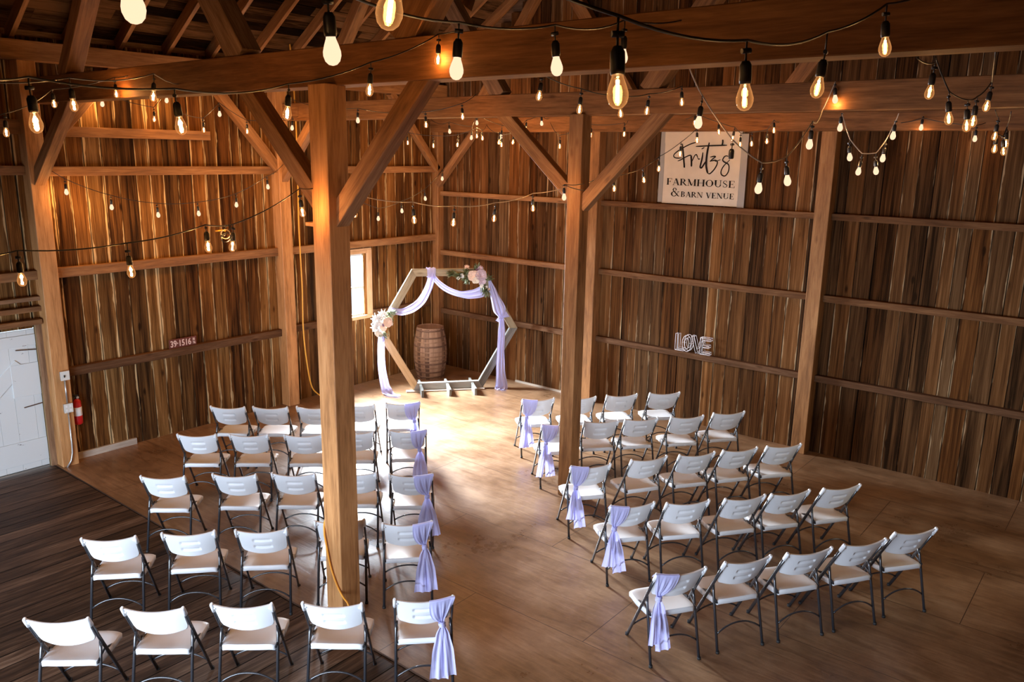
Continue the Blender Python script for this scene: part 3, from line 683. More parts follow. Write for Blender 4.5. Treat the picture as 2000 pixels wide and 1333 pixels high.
for (x, y, a, s_, key) in sash_spots:
    rs = random.Random(key)
    root = empty('chair_sash', (x, y, 0 if y > -7.15 else -.012), math.radians(a))
    blk = 'left' if s_ == 1 else 'right'
    tag(root, f'lavender sash knotted on the {blk} block aisle chair, {rown[key[1]]}', 'sash', 'lavender sashes on the aisle chairs')
    kx = s_*rs.uniform(.135, .165); kz = rs.uniform(.545, .568); ky = back_y(kx, .60)-.030
    xin = s_*rs.uniform(.02, .05); xout = s_*.232
    def wrap(a_, b_):   # a: inner edge to outer edge, b: over the top, down the back to the knot
        xt = lerp(xin, xout, a_)
        if b_ < .18:
            t = b_/.18; z = lerp(H-.055, H+.004, t); y_ = back_y(min(.2, abs(xt))*s_, z)+lerp(.024, 0.0, t*t)
            return Vector((xt, y_, z-.014*(1-(min(1, abs(xt)/.2))**2)))
        t = (b_-.18)/.82
        p = lerp(3.6, 1.15, a_**.7)
        tz = t if a_ > .4 else lerp(min(1, t*1.12), t, a_/.4)
        xx = lerp(xt, kx+(a_-.5)*.035*s_, t**p)
        z = lerp(H+.004-.014*(1-(min(1, abs(xt)/.2))**2), kz+.015, tz)
        bulge = .006+.010*math.sin(PI*t)
        yy_ = back_y(max(-.2, min(.2, xx)), max(z, .575))-.018
        pl = .0065*math.sin(a_*PI*6+2*t)*sm(t*1.6)+.003*math.sin(a_*PI*13)*sm(t*2)
        y_ = lerp(yy_-bulge, ky, sm((t-.75)/.25))+pl
        return Vector((xx, y_, z))
    mb = MB(); mb.grid(wrap, 44, 30); mb.build('wrap', 'fabric', root)
    mb = MB(); tw = rs.uniform(-.4, .4)
    for kk in range(2):
        y0_ = ky-.004; hx = .026-.004*kk; zz_ = kz+(.006 if kk else -.004)
        ribbon(mb, [(kx-hx, y0_+.012, zz_-tw*.01), (kx-hx*.8, y0_-.010, zz_), (kx, y0_-.022+.004*kk, zz_), (kx+hx*.8, y0_-.010, zz_), (kx+hx, y0_+.012, zz_+tw*.01)], [.03, .036, .040-.008*kk, .036, .03], (tw*.5, 0, 1), 1.6, .006, nseg=16, nw=10, seed=key+'k%d' % kk)
    mb.lathe([(.003, -.022), (.017, -.014), (.021, 0), (.017, .014), (.003, .022)], 12, (kx, ky-.006, kz))
    mb.build('knot', 'fabric', root)
    ln = rs.uniform(.40, .44); l2 = rs.uniform(.33, .42)
    sp = rs.uniform(.02, .07)
    yb = ky-.012
    mb = MB(); ribbon(mb, [(kx, yb, kz-.01), (kx-s_*.01, yb-.012, kz-.10), (kx-s_*(.015+sp*.3), yb-.035, kz-.25), (kx-s_*(.02+sp*.4), yb-.068, kz-ln)], [.03, .085, .12, .125+rs.uniform(0, .02)], (1, 0, 0), 1.9, .010, seed=key+'a'); mb.build('tail', 'fabric', root)
    mb = MB(); ribbon(mb, [(kx+s_*.005, yb+.004, kz-.01), (kx+s_*.025, yb-.012, kz-.10), (kx+s_*(.03+sp*.5), yb-.045, kz-.22), (kx+s_*(.03+sp), yb-.060, kz-l2)], [.03, .07, .095, .10+rs.uniform(0, .02)], (1, 0.15, 0), 1.6, .009, seed=key+'b'); mb.build('tail', 'fabric', root)

# ------------------------------------------------------------------ wedding arch
AX = Vector((.6298, .7767, 0)); AN = Vector((.7767, -.6298, 0)); A0 = Vector((1.03, -1.70, 0))
def A(u, z, o=0): return A0+AX*u+AN*o+Vector((0, 0, z))
arch = empty('hexagon_arch', A(.615, 0)); inv = arch.location
tag(arch, 'wooden hexagon wedding arch standing on the floor in the far corner', 'arch')
def archbuild(mb, name, mat, parent=arch):
    mb.v = [tuple(Vector(v)-inv) for v in mb.v]; o = mb.build(name, mat, parent)
    if parent is not arch: o.location = (0, 0, 0)
    return o
S_ = 1.225; uc = .615; zc_ = .02+S_*math.sin(PI/3); wdt = .125; th_ = .075
ang = [240, 300, 0, 60, 120, 180]
vo_ = [(uc+S_*math.cos(math.radians(q)), zc_+S_*math.sin(math.radians(q))) for q in ang]
si = S_-wdt/math.sin(PI/3)
vi_ = [(uc+si*math.cos(math.radians(q)), zc_+si*math.sin(math.radians(q))) for q in ang]
mats = ['arch_grey', 'arch_grey', 'arch_olive', 'arch_olive', 'arch_olive', 'arch_gold']
for i in range(6):
    j = (i+1) % 6; mb = MB(); r = random.random(); g_ = .002
    q = [vo_[i], vo_[j], vi_[j], vi_[i]]
    n = 0; mb.v = [A(u, z, -th_/2) for u, z in q]+[A(u, z, th_/2) for u, z in q]
    uvq = [(0, 0), (1.2, 0), (1.1, .12), (.1, .12)]
    mb.face((0, 1, 2, 3), uvq, r); mb.face((7, 6, 5, 4), uvq[::-1], r)
    for a_ in range(4):
        b_ = (a_+1) % 4; mb.face((a_, a_+4, b_+4, b_), [(0, 0), (0, .1), (1.2, .1), (1.2, 0)], r)
    bevel(archbuild(mb, 'frame_board', mats[i]), .004, 1)
for u in (.13, .60, 1.04):
    mb = MB(); mb.beam(A(u, .062, -.27), A(u, .062, .43), .042, .125); bevel(archbuild(mb, 'foot', 'arch_grey'), .004, 1)
mb = MB(); mb.beam(A(-.12, .012, .06), A(1.25, .012, .06), .10, .022); archbuild(mb, 'base_strip', 'pale_board')

# drapes
def drape(label, segs, name='fabric_drape'):
    root = empty(name, A(*segs[0][0][0][0][:2])); inv2 = root.location.copy(); tag(root, label, 'drape', 'lavender drapes on the arch')
    for nm, (pts, wd, side, pl, amp, sd) in [(s__[1], s__[0]) for s__ in segs]:
        mb = MB(); nrm = side == 'n'; sdv = AN if nrm else AX*side[0]+Vector((0, 0, 1))*side[1]+AN*side[2]
        ribbon(mb, [A(*p) for p in pts], wd, sdv, pl, amp, nseg=40, nw=16, seed=sd, normal=nrm)
        mb.v = [tuple(Vector(v)-inv2) for v in mb.v]; mb.build(nm, 'fabric', root)
drape('lavender drape swagged over the arch top left and hanging down its left side', [
    (([(.32, 1.99, -.055), (.32, 2.08, -.058), (.325, 2.152, -.045), (.33, 2.160, 0), (.33, 2.152, .045), (.33, 2.08, .058), (.325, 2.0, .06)], [.12, .14, .15, .15, .15, .145, .13], (1, 0, 0), 2.4, .006, 'd1'), 'bar_wrap'),
    (([(.33, 2.06, .062), (.315, 1.95, .07), (.26, 1.79, .07), (.15, 1.60, .07), (.0, 1.48, .07), (-.17, 1.42, .07), (-.30, 1.435, .065), (-.40, 1.47, .06)], [.135, .12, .13, .14, .14, .12, .10, .07], 'n', 2.2, .014, 'd0'), 'swag'),
    (([(-.50, 1.20, .05), (-.53, .95, .07), (-.54, .71, .08), (-.53, .44, .09), (-.49, .17, .10), (-.45, .05, .12), (-.38, .012, .22), (-.26, .012, .30)], [.08, .11, .12, .13, .15, .18, .17, .12], (1, 0, 0.05), 2.6, .012, 'd2'), 'hanging_tail')])
drape('lavender drape swagged to the top right and knotted down the arch right side', [
    (([(.36, 2.08, .06), (.40, 1.96, .06), (.57, 1.81, .07), (.79, 1.715, .07), (1.0, 1.70, .07), (1.18, 1.74, .06), (1.27, 1.80, .05)], [.05, .08, .10, .10, .15, .19, .15], 'n', 2.2, .012, 'd3'), 'swag'),
    (([(1.33, 1.93, .05), (1.40, 1.71, .07), (1.50, 1.44, .09), (1.535, 1.30, .10)], [.05, .14, .22, .10], (1, 0.2, 0), 3, .016, 'd4'), 'upper_tail'),
    (([(1.535, 1.31, .10), (1.54, 1.2, .11), (1.54, 1.0, .11), (1.53, .74, .11), (1.53, .36, .11), (1.55, .04, .12), (1.50, .012, .20)], [.08, .10, .13, .13, .16, .23, .20], (1, 0, 0), 2.8, .012, 'd5'), 'hanging_tail'),
    (([(1.47, 1.22, .13), (1.50, 1.29, .14), (1.56, 1.31, .14), (1.64, 1.36, .14)], [.10, .05, .05, .12], (0.2, 1, 0), 2, .012, 'd6'), 'knot')])

# flowers
def bloom(mb, c, n, rad, seed, layers=3, petals=6, spiky=False):
    rs = random.Random(seed); c = Vector(c); n = Vector(n).normalized(); h = Vector((0, 0, 1)); x = n.cross(h).normalized(); y = n.cross(x)
    for l in range(layers):
        k = 1-l/(layers+.3); np_ = petals+(2-l) if not spiky else petals+4
        for i in range(np_):
            th = 2*PI*(i+.5*l+rs.uniform(-.12, .12))/np_; d = x*math.cos(th)+y*math.sin(th); sd_ = n.cross(d)
            wd = (rad*.62*k+.004) if not spiky else rad*.12
            ln = rad*(k*.92+.1)*rs.uniform(.9, 1.1); lift = rad*(.12+.35*(1-k))
            def fn(u, v, d=d, sd_=sd_, wd=wd, ln=ln, lift=lift):
                s_ = v*2-1; wv = wd*math.sin(PI*min(1, u*.86+.10))**.7
                return c+d*(ln*u)+sd_*(s_*wv)+n*(lift*(.3+.9*u)*(1-.35*u*u)+rad*.16*s_*s_*u-rad*.10*u*u)
            mb.grid(fn, 5, 4)
def leaves(mb, c, d0, cnt, ln, wd, spread, seed):
    rs = random.Random(seed); c = Vector(c)
    for i in range(cnt):
        d = (Vector(d0)+Vector((rs.gauss(0, spread), rs.gauss(0, spread), rs.gauss(0, spread)))).normalized()
        b0 = c+Vector((rs.gauss(0, .02), rs.gauss(0, .02), rs.gauss(0, .02))); sd_ = d.cross(Vector((rs.gauss(0, 1), rs.gauss(0, 1), rs.gauss(0, 1)))).normalized(); nn = d.cross(sd_)
        l_ = ln*rs.uniform(.7, 1.2)
        mb.grid(lambda u, v: b0+d*(l_*u)+sd_*((v*2-1)*wd*math.sin(PI*min(1, u*.9+.06)))+nn*(l_*.15*u*u+abs(v*2-1)*wd*.3), 4, 2)
def arrangement(label, center, blooms, sprays):
    root = empty('flower_arrangement', A(*center)); iv = root.location.copy(); tag(root, label, 'flowers', 'flower arrangements on the arch')
    for k, (u, z, o, rad, mat, sp, dn) in enumerate(blooms):
        mb = MB(); nn = AN+AX*dn[0]+Vector((0, 0, dn[1])); bloom(mb, A(u, z, o), nn, rad, label+str(k), 3 if not sp else 3, 6, sp)
        mb.v = [tuple(Vector(v)-iv) for v in mb.v]; mb.build('flower', mat, root)
    for k, (u, z, o, d, cnt, ln, wd, mat) in enumerate(sprays):
        mb = MB(); leaves(mb, A(u, z, o), AX*d[0]+Vector((0, 0, d[1]))+AN*d[2], cnt, ln, wd, .45, label+'s'+str(k))
        mb.v = [tuple(Vector(v)-iv) for v in mb.v]; mb.build('leaf_spray', mat, root)
arrangement('white and blush flower arrangement on the left corner of the arch', (-.48, 1.25), [
    (-.42, 1.265, .13, .085, 'blush', False, (.3, .1)), (-.50, 1.16, .12, .06, 'blush', False, (0, -.3)), (-.50, 1.38, .10, .10, 'white_petal', True, (-.4, .5)),
    (-.60, 1.30, .08, .11, 'white_petal', True, (-.8, .1)), (-.61, 1.15, .08, .11, 'white_petal', True, (-.9, -.2)), (-.57, 1.06, .10, .07, 'cream_petal', False, (-.4, -.5)),
    (-.36, 1.23, .11, .04, 'cream_petal', True, (.6, 0)), (-.49, 1.22, .14, .028, 'purple_petal', False, (0, 0)), (-.55, 1.24, .11, .06, 'white_petal', False, (-.3, 0))],
    [(-.43, 1.38, .08, (.6, .4, .2), 34, .09, .013, 'leaf'), (-.36, 1.42, .08, (1, .2, .1), 26, .09, .012, 'leaf_pale'), (-.40, 1.30, .08, (.6, -.3, .2), 22, .08, .012, 'leaf'), (-.50, 1.08, .08, (.4, -.8, .2), 30, .09, .016, 'leaf_pale')])
arrangement('blush, lilac and greenery flower arrangement on the top right corner of the arch', (1.1, 2.05), [
    (1.03, 2.03, .12, .095, 'blush', False, (-.2, .1)), (1.08, 1.955, .13, .065, 'cream_petal', False, (0, -.4)), (1.17, 2.03, .12, .10, 'lilac_petal', False, (.3, .2)),
    (1.19, 1.93, .12, .07, 'lilac_petal', False, (.3, -.3)), (.93, 2.17, .07, .05, 'blush', True, (-.2, .8)), (1.16, 2.15, .08, .06, 'lilac_petal', True, (.2, .7)),
    (.84, 2.03, .10, .04, 'white_petal', False, (0, 0)), (.78, 1.99, .10, .028, 'cream_petal', False, (0, -.2)), (1.18, 1.85, .11, .035, 'white_petal', False, (0, -.3)),
    (1.26, 1.83, .11, .035, 'white_petal', True, (.3, -.4)), (1.31, 1.79, .10, .03, 'blush', True, (.4, -.4)), (1.10, 2.12, .10, .03, 'purple_petal', False, (0, .4)), (1.24, 1.99, .10, .06, 'white_petal', True, (.6, .1))],
    [(.70, 2.06, .07, (-1, .1, .2), 40, .10, .010, 'leaf'), (.82, 2.04, .08, (-.8, -.2, .3), 44, .11, .010, 'leaf'), (.92, 2.06, .07, (-.2, .4, .3), 34, .10, .011, 'leaf'), (.94, 1.98, .07, (-.4, -.7, .2), 30, .10, .010, 'leaf'),
     (1.22, 1.85, .08, (.1, -.9, .3), 40, .10, .013, 'leaf'), (1.26, 1.76, .07, (.1, -1, .2), 36, .10, .012, 'leaf_pale'), (1.28, 1.97, .07, (.8, .3, .1), 24, .09, .012, 'leaf'), (1.08, 2.14, .06, (.2, .9, .2), 24, .09, .011, 'leaf')])

# ------------------------------------------------------------------ barrel
bar = empty('wooden_barrel', (.59, -.82, 0)); tag(bar, 'old brown wooden barrel standing in the far corner behind the arch', 'barrel')
def br_(z): return .245+.062*math.sin(PI*min(1, max(0, z/.95)))
mb = MB(); ns = 22
for i in range(ns):
    a0 = 2*PI*i/ns; a1 = 2*PI*(i+1)/ns-.004; r = random.random()
    def fn(u, v, a0=a0, a1=a1):
        z = u*.95; a_ = lerp(a0, a1, v); ra = br_(z)-.0022*abs(v*2-1)**6
        return (ra*math.cos(a_), ra*math.sin(a_), z)
    n_ = len(mb.uv); mb.grid(fn, 16, 6, r); 
    for k in range(n_, len(mb.uv)): uu, vv = mb.uv[k]; mb.uv[k] = (uu*.95+r*50, vv*.07)
mb.build('staves', 'barrel', bar)
mb = MB(); mb.lathe([(.225, .895), (.228, .915), (.0, .915)], 32); mb.build('barrel_head', 'barrel_top', bar)
mb = MB(); mb.lathe([(.223, .89), (.223, .953), (br_(.95)+.002, .953), (br_(.95)+.002, .94)], 40); mb.build('rim', 'barrel', bar)
for z in (.22, .37, .44, .52, .70):
    mb = MB(); ra = br_(z); mb.lathe([(ra+.0005, z-.010), (ra+.0018, z-.009), (br_(z+.01)+.0018, z+.009), (br_(z+.01)+.0005, z+.010)], 40, r=.52); mb.build('wooden_hoop', 'barrel', bar)
for z in (.045, .14, .30, .62, .78, .905):
    mb = MB(); ra = br_(z); mb.lathe([(ra+.001, z-.016), (ra+.005, z-.015), (br_(z+.016)+.005, z+.015), (br_(z+.016)+.001, z+.016)], 40); mb.build('hoop', 'hoop', bar)

# ------------------------------------------------------------------ banner
ban = empty('vinyl_banner', (5.4, -0.04, 3.38)); tag(ban, 'cream farmhouse venue banner hanging on the far wall under the gable beam', 'banner')
O_ = Vector(ban.location)
bx0, bx1, bz0, bz1 = 4.775, 5.985, 3.375, 4.42
def bsurf(x, z, off=0):
    t = (x-bx0)/(bx1-bx0)
    return Vector((x, -0.045-.010*math.sin(PI*t)-.004*math.sin(t*9+z*3)-off, z))-O_
mb = MB(); mb.grid(lambda u, v: bsurf(lerp(bx0, bx1, u), lerp(bz0, bz1, v)), 40, 24); mb.build('banner_sheet', 'banner', ban)
mb = MB(); mb.beam(Vector((bx0-.035, -.04, bz0+.01))-O_, Vector((bx0-.03, -.04, bz1))-O_, .075, .012, (0, 1, 0)); mb.build('side_hem', 'banner_edge', ban)
mb = MB(); mb.beam(Vector((bx1+.05, -.04, bz0-.01))-O_, Vector((bx1+.045, -.04, bz1-.03))-O_, .105, .014, (0, 1, 0)); mb.build('side_hem', 'banner_edge', ban)
def stroke(mb, pts, w_, z_off=.004, caps=True):
    P = [Vector((p[0], 0, p[1])) for p in pts]
    # smooth
    Q = []
    for i in range(len(P)-1):
        p0 = P[max(i-1, 0)]; p1 = P[i]; p2 = P[i+1]; p3 = P[min(i+2, len(P)-1)]
        for k in range(6):
            t = k/6; Q.append(.5*((2*p1)+(p2-p0)*t+(2*p0-5*p1+4*p2-p3)*t*t+(3*p1-p0-3*p2+p3)*t**3))
    Q.append(P[-1]); n = len(Q); base = len(mb.v)
    for i, q in enumerate(Q):
        t = (Q[min(i+1, n-1)]-Q[max(i-1, 0)]).normalized(); s_ = Vector((-t.z, 0, t.x)); k = i/(n-1)
        ww = w_/2*(.45+.55*min(1, 6*min(k, 1-k)+.1))
        for sg in (-1, 1):
            p = q+s_*(sg*ww); b_ = bsurf(p.x, p.z, z_off); mb.v.append(tuple(b_))
    for i in range(n-1): a = base+2*i; mb.face((a, a+1, a+3, a+2))
TR = [([(5.069, 4.246), (5.12, 3.953), (5.123, 3.905)], 0.0154), ([(5.337, 4.273), (5.279, 4.268), (5.193, 4.242), (5.091, 4.194), (4.999, 4.14), (4.948, 4.098), (4.938, 4.066), (4.969, 4.045), (5.03, 4.041), (5.083, 4.047)], 0.0099), ([(5.009, 3.998), (5.067, 4.02), (5.113, 4.047), (5.17, 4.074), (5.211, 4.085), (5.217, 4.075)], 0.0099), ([(5.222, 4.086), (5.235, 3.997), (5.24, 3.922)], 0.0165), ([(5.236, 3.976), (5.261, 4.039), (5.281, 4.081), (5.303, 4.097), (5.316, 4.082), (5.33, 4.051)], 0.0088), ([(5.33, 4.051), (5.349, 4.03), (5.366, 4.041)], 0.0077), ([(5.405, 4.13), (5.4, 4.042), (5.384, 3.958), (5.381, 3.917), (5.404, 3.912), (5.435, 3.959), (5.466, 4.012)], 0.0143), ([(5.4, 4.194), (5.407, 4.181)], 0.0285), ([(5.497, 4.269), (5.478, 4.156), (5.469, 4.043), (5.471, 3.95), (5.488, 3.878), (5.508, 3.831)], 0.0176), ([(5.508, 3.831), (5.543, 3.832), (5.601, 3.891), (5.64, 3.964), (5.637, 4.005), (5.602, 4.019), (5.524, 4.003)], 0.011), ([(5.524, 4.003), (5.588, 4.055), (5.609, 4.071), (5.586, 4.076), (5.525, 4.064)], 0.0099), ([(5.603, 4.004), (5.647, 4.015), (5.691, 4.031)], 0.0066), ([(5.289, 4.211), (5.45, 4.22), (5.619, 4.227), (5.775, 4.232)], 0.011), ([(5.702, 4.31), (5.705, 4.27), (5.696, 4.224)], 0.0132), ([(5.81, 4.069), (5.787, 4.084), (5.754, 4.078), (5.729, 4.047), (5.726, 4.017), (5.761, 3.992), (5.813, 3.967), (5.828, 3.917), (5.817, 3.855), (5.782, 3.808), (5.743, 3.807), (5.713, 3.832), (5.714, 3.883), (5.748, 3.946), (5.805, 4.003), (5.835, 4.034)], 0.0099)]
mb = MB()
for k, (pts, w_) in enumerate(TR): stroke(mb, pts, w_*1.75, .004+.0003*k)
mb.build('script_lettering', 'black_ink', ban)
# roman capitals drawn from strokes
def glyph(ch):
    K, T, S = .20, .055, .05     # thick stem, thin stroke, serif
    def serif(x, y, w_=.34): return ('l', x-w_/2, y, x+w_/2, y, S)
    def stem(x, y0=0, y1=1, w_=K): return ('l', x, y0, x, y1, w_)
    d = {
     'F': (.78, [stem(.2), serif(.2, .025), ('l', .05, .975, .72, .975, S), ('l', .2, .52, .55, .52, T), ('l', .71, .76, .71, 1, S), ('l', .55, .40, .55, .64, S)]),
     'A': (.98, [('l', .48, 1, .82, 0, K), ('l', .48, 1, .16, 0, T), ('l', .26, .34, .68, .34, T), serif(.16, .025, .26), serif(.82, .025, .34)]),
     'R': (.96, [stem(.2), serif(.2, .025), ('l', .05, .975, .4, .975, S), ('a', .38, .74, .26, .235, -90, 90, T, K), ('l', .2, .505, .42, .505, T), ('l', .42, .50, .82, .03, K), serif(.86, .025, .2)]),
     'M': (1.16, [('l', .17, 0, .17, 1, T), stem(.97), ('l', .17, 1, .56, .06, K), ('l', .58, .04, .95, 1, T), serif(.17, .025, .26), serif(.97, .025), ('l', .02, .975, .2, .975, S), ('l', .92, .975, 1.12, .975, S)]),
     'H': (1.08, [stem(.22), stem(.86), serif(.22, .025), serif(.86, .025), serif(.22, .975), serif(.86, .975), ('l', .22, .5, .86, .5, T)]),
     'O': (1.02, [('a', .5, .5, .37, .475, 0, 360, T, K)]),
     'U': (1.02, [stem(.22, .34), ('l', .80, .36, .80, 1, T), ('a', .51, .36, .29, .335, 180, 360, T*1.6, K*.7), serif(.22, .975), serif(.80, .975, .26)]),
     'S': (.70, [('a', .33, .74, .20, .225, 60, 200, T, T*1.5), ('l', .15, .66, .53, .36, K), ('a', .34, .26, .22, .225, -130, 30, T, T*1.5), ('l', .50, .74, .50, .98, S), ('l', .12, .02, .12, .28, S)]),
     'E': (.82, [stem(.2), ('l', .05, .025, .74, .025, S), ('l', .05, .975, .70, .975, S), ('l', .2, .51, .54, .51, T), ('l', .70, .78, .70, 1, S), ('l', .54, .40, .54, .62, S), ('l', .74, 0, .74, .24, S)]),
     'B': (.86, [stem(.2), ('l', .05, .975, .4, .975, S), ('l', .05, .025, .4, .025, S), ('a', .38, .745, .22, .23, -90, 90, T, K*.9), ('a', .38, .27, .27, .245, -90, 90, T, K), ('l', .2, .515, .4, .515, T)]),
     'N': (1.04, [('l', .18, 0, .18, 1, T), ('l', .86, 0, .86, 1, T), ('l', .18, 1, .84, .03, K), serif(.18, .025, .26), serif(.86, .975, .26), ('l', .02, .975, .2, .975, S)]),
     'V': (.96, [('l', .17, 1, .51, 0, K), ('l', .51, 0, .82, 1, T), serif(.17, .975), serif(.82, .975, .26)]),
     '&': (1.05, [('a', .42, .77, .17, .20, -10, 250, T, T*2.2), ('l', .33, .62, .86, .04, K*.85), ('a', .36, .27, .27, .27, 95, 330, T*1.2, K*.9), ('l', .60, .15, .86, .52, T), ('l', .40, .50, .60, .70, T), ('l', .84, .03, 1.0, .03, S), ('l', .76, .55, .98, .55, S)]),
     ' ': (.42, [])}
    return d[ch]
def draw_text(mb, txt, x0, z0, h, xw, slope=0.0, off=.005):
    tot = sum(glyph(c)[0] for c in txt); sx = xw/tot; x = x0; k = 0
    for c in txt:
        adv, st = glyph(c)
        for s_ in st:
            k += 1; o = off+.0002*(k % 9)
            def put(px, pz): X = x+px*sx; mb.v.append(tuple(bsurf(X, z0+pz*h+(X-x0)*slope, o)))
            if s_[0] == 'l':
                _, xa, ya, xb, yb, w_ = s_
                vert = abs(yb-ya) > .12
                n = len(mb.v)
                if abs(yb-ya) > .45*abs(xb-xa):   # steep: width is horizontal
                    for (a_, b_, sg) in ((xa, ya, -1), (xa, ya, 1), (xb, yb, 1), (xb, yb, -1)): put(a_+sg*w_/2, b_)
                else:
                    for (a_, b_, sg) in ((xa, ya, -1), (xb, yb, -1), (xb, yb, 1), (xa, ya, 1)): put(a_, b_+sg*w_/2)
                mb.face((n, n+1, n+2, n+3))
            else:
                _, cx, cy, rx, ry, a0, a1, w0, w1 = s_
                ns_ = 18; n = len(mb.v)
                for i in range(ns_+1):
                    a_ = math.radians(lerp(a0, a1, i/ns_)); wv = lerp(w0, w1, abs(math.cos(a_))**1.5)
                    for sg in (-1, 1): put(cx+(rx+sg*wv/2)*math.cos(a_), cy+(ry+sg*min(wv, .07)/2)*math.sin(a_))
                for i in range(ns_): a = n+2*i; mb.face((a, a+1, a+3, a+2))
        x += adv*sx
mb = MB(); draw_text(mb, 'FARMHOUSE', 4.838, 3.648, .098, 1.10, -.008); mb.build('capital_lettering', 'black_ink', ban)
mb = MB(); draw_text(mb, '&', 4.925, 3.482, .125, .155); draw_text(mb, 'BARN VENUE', 5.092, 3.478, .080, .845, 0); mb.build('capital_lettering', 'black_ink', ban)

# ------------------------------------------------------------------ LOVE wire sign
love = empty('wire_love_sign', (5.47, -.05, 1.138)); tag(love, 'white wire sign reading LOVE standing on the lower girt of the far wall', 'sign')
def letter(pl, closed_loops):
    mb = MB()
    for loop in closed_loops:
        n = len(loop)
        for oy, oz, ox in ((-.006, 0, 0), (.026, .012, .018)):
            pts = [(x_+ox, oy-.02, z_+oz+.006) for x_, z_ in loop]+[(loop[0][0]+ox, oy-.02, loop[0][1]+oz+.006)]
            mb.tube(pts, .0045, 6)
        step = 1 if n < 14 else 5
        for i in range(0, n, step):
            x_, z_ = loop[i]; mb.tube([(x_, -.026, z_+.006), (x_+.018, .006, z_+.018)], .0035, 5)
    mb.build('letter', 'white_wire', love)
hL = .255
def poly(x0, pts): return [(x0+a_, b_*hL) for a_, b_ in pts]
letter('L', [poly(-.30, [(0, 0), (.145, 0), (.145, .14), (.05, .14), (.05, 1), (0, 1)])])
ov = lambda cx, rx, rz: [(cx+rx*math.cos(2*PI*i/20), hL*.5+rz*math.sin(2*PI*i/20)) for i in range(20)]
letter('O', [ov(-.105, .078, hL*.5), ov(-.105, .036, hL*.33)])
letter('V', [poly(-.035, [(.0, 1), (.085, 0), (.125, 0), (.21, 1), (.165, 1), (.105, .25), (.045, 1)])])
letter('E', [poly(.115, [(0, 0), (.165, 0), (.165, .14), (.05, .14), (.05, .42), (.145, .42), (.145, .57), (.05, .57), (.05, .85), (.17, .85), (.17, 1), (0, 1)])])

# ------------------------------------------------------------------ number plate on the left wall girt
pl = empty('number_plate', (0.075, -5.30, 1.272)); tag(pl, 'rusty red old licence plate 39-1516 leaning on the lowest left wall girt', 'license plate')
pl.rotation_euler = (0, 0, 0)
mb = MB(); mb.beam((-.012, -.235, .065), (-.012, .185, .065), .004, .13); bevel(mb.build('plate_sheet', 'plate', pl), .003, 1)
def plate_text(txt, y, z, size, name='digits'):
    cu = bpy.data.curves.new(name, 'FONT'); cu.body = txt; cu.size = size; cu.extrude = .002; cu.space_character = 1.0; cu.offset = .0025
    o = bpy.data.objects.new('tmp', cu); C.objects.link(o)
    dg = bpy.context.evaluated_depsgraph_get(); me = bpy.data.meshes.new_from_object(o.evaluated_get(dg)); bpy.data.objects.remove(o)
    me.materials.clear(); me.materials.append(M['plate_ink'])
    o = bpy.data.objects.new(name, me); C.objects.link(o); o.parent = pl
    o.matrix_local = Matrix.Translation((-.006, y, z)) @ Matrix(((0, 0, 1), (1, 0, 0), (0, 1, 0))).to_4x4() @ Matrix.Diagonal((.78, 1, 1, 1))
    return o
plate_text('39\u00b71516', -.218, .022, .125)
plate_text('I4', .125, .070, .055); plate_text('36', .125, .022, .05)

# ------------------------------------------------------------------ electrics and extinguisher on the door-side post
def ebox(name, y, z, label, outlet):
    r = empty(name, (.2, y, z)); tag(r, label, 'electrical box')
    mb = MB(); mb.box((0, -.05, -.055), (.045, .05, .055), .5, 2); bevel(mb.build('box_body', 'steel', r), .005, 2)
    mb = MB(); mb.box((.045, -.055, -.06), (.05, .055, .06), .5, 2); bevel(mb.build('cover', 'box_cover', r), .003, 1)
    mb = MB()
    if outlet:
        for a_ in (-.024, .024):
            for b_ in (-.026, .026): mb.box((.050, a_-.012, b_-.014), (.0525, a_+.012, b_+.014), .5, 2)
        mb.build('socket_face', 'paper', r)
    else:
        mb.box((.050, -.018, -.018), (.062, -.006, .012), .5, 2); mb.build('switch_lever', 'rubber', r)
ebox('switch_box', -7.03, 1.22, 'small square metal switch box, upper one on the door-side post', False)
ebox('outlet_box', -7.03, .79, 'metal outlet box below the switch box on the door-side post', True)
mb = MB(); mb.tube([(.222, -7.03, 1.165), (.222, -7.03, .85)], .011, 10); tag(mb.build('conduit_pipe', 'steel'), 'short grey conduit joining the two boxes on the door-side post', 'pipe')
mb = MB(); mb.tube([(.222, -7.03, .73), (.222, -7.03, .30), (.222, -7.035, .18), (.225, -7.06, .08), (.228, -7.12, .0)], .011, 10); tag(mb.build('conduit_pipe', 'steel'), 'long grey conduit bending to the floor below the outlet box', 'pipe')
fe = empty('fire_extinguisher', (.085, -6.865, .50)); tag(fe, 'red fire extinguisher hanging on the left wall beside the door-side post', 'fire extinguisher')
mb = MB(); mb.lathe([(.045, 0), (.055, .012), (.056, .05), (.056, .28), (.050, .315), (.030, .34), (.018, .348)], 20); mb.build('cylinder', 'red', fe)
mb = MB(); mb.lathe([(.0565, .12), (.0572, .121), (.0572, .235), (.0565, .236)], 20); mb.build('paper_label', 'paper', fe)
mb = MB(); mb.lathe([(.016, .345), (.018, .375), (.010, .39)], 10); mb.box((-.01, -.065, .375), (.01, .03, .388), .5, 1); mb.beam((0, .02, .39), (0, -.07, .425), .016, .008); mb.build('valve_handle', 'rubber', fe)
mb = MB(); mb.tube([(.012, -.015, .365), (.02, -.05, .35), (.025, -.066, .30), (.022, -.068, .20), (.02, -.066, .12)], .009, 8); mb.build('hose', 'rubber', fe)
mb = MB(); mb.lathe([(.017, 0), (.017, .012)], 12, (.02, .01, .365), ax=Matrix.Rotation(PI/2, 3, 'Y')); mb.build('gauge', 'steel', fe)

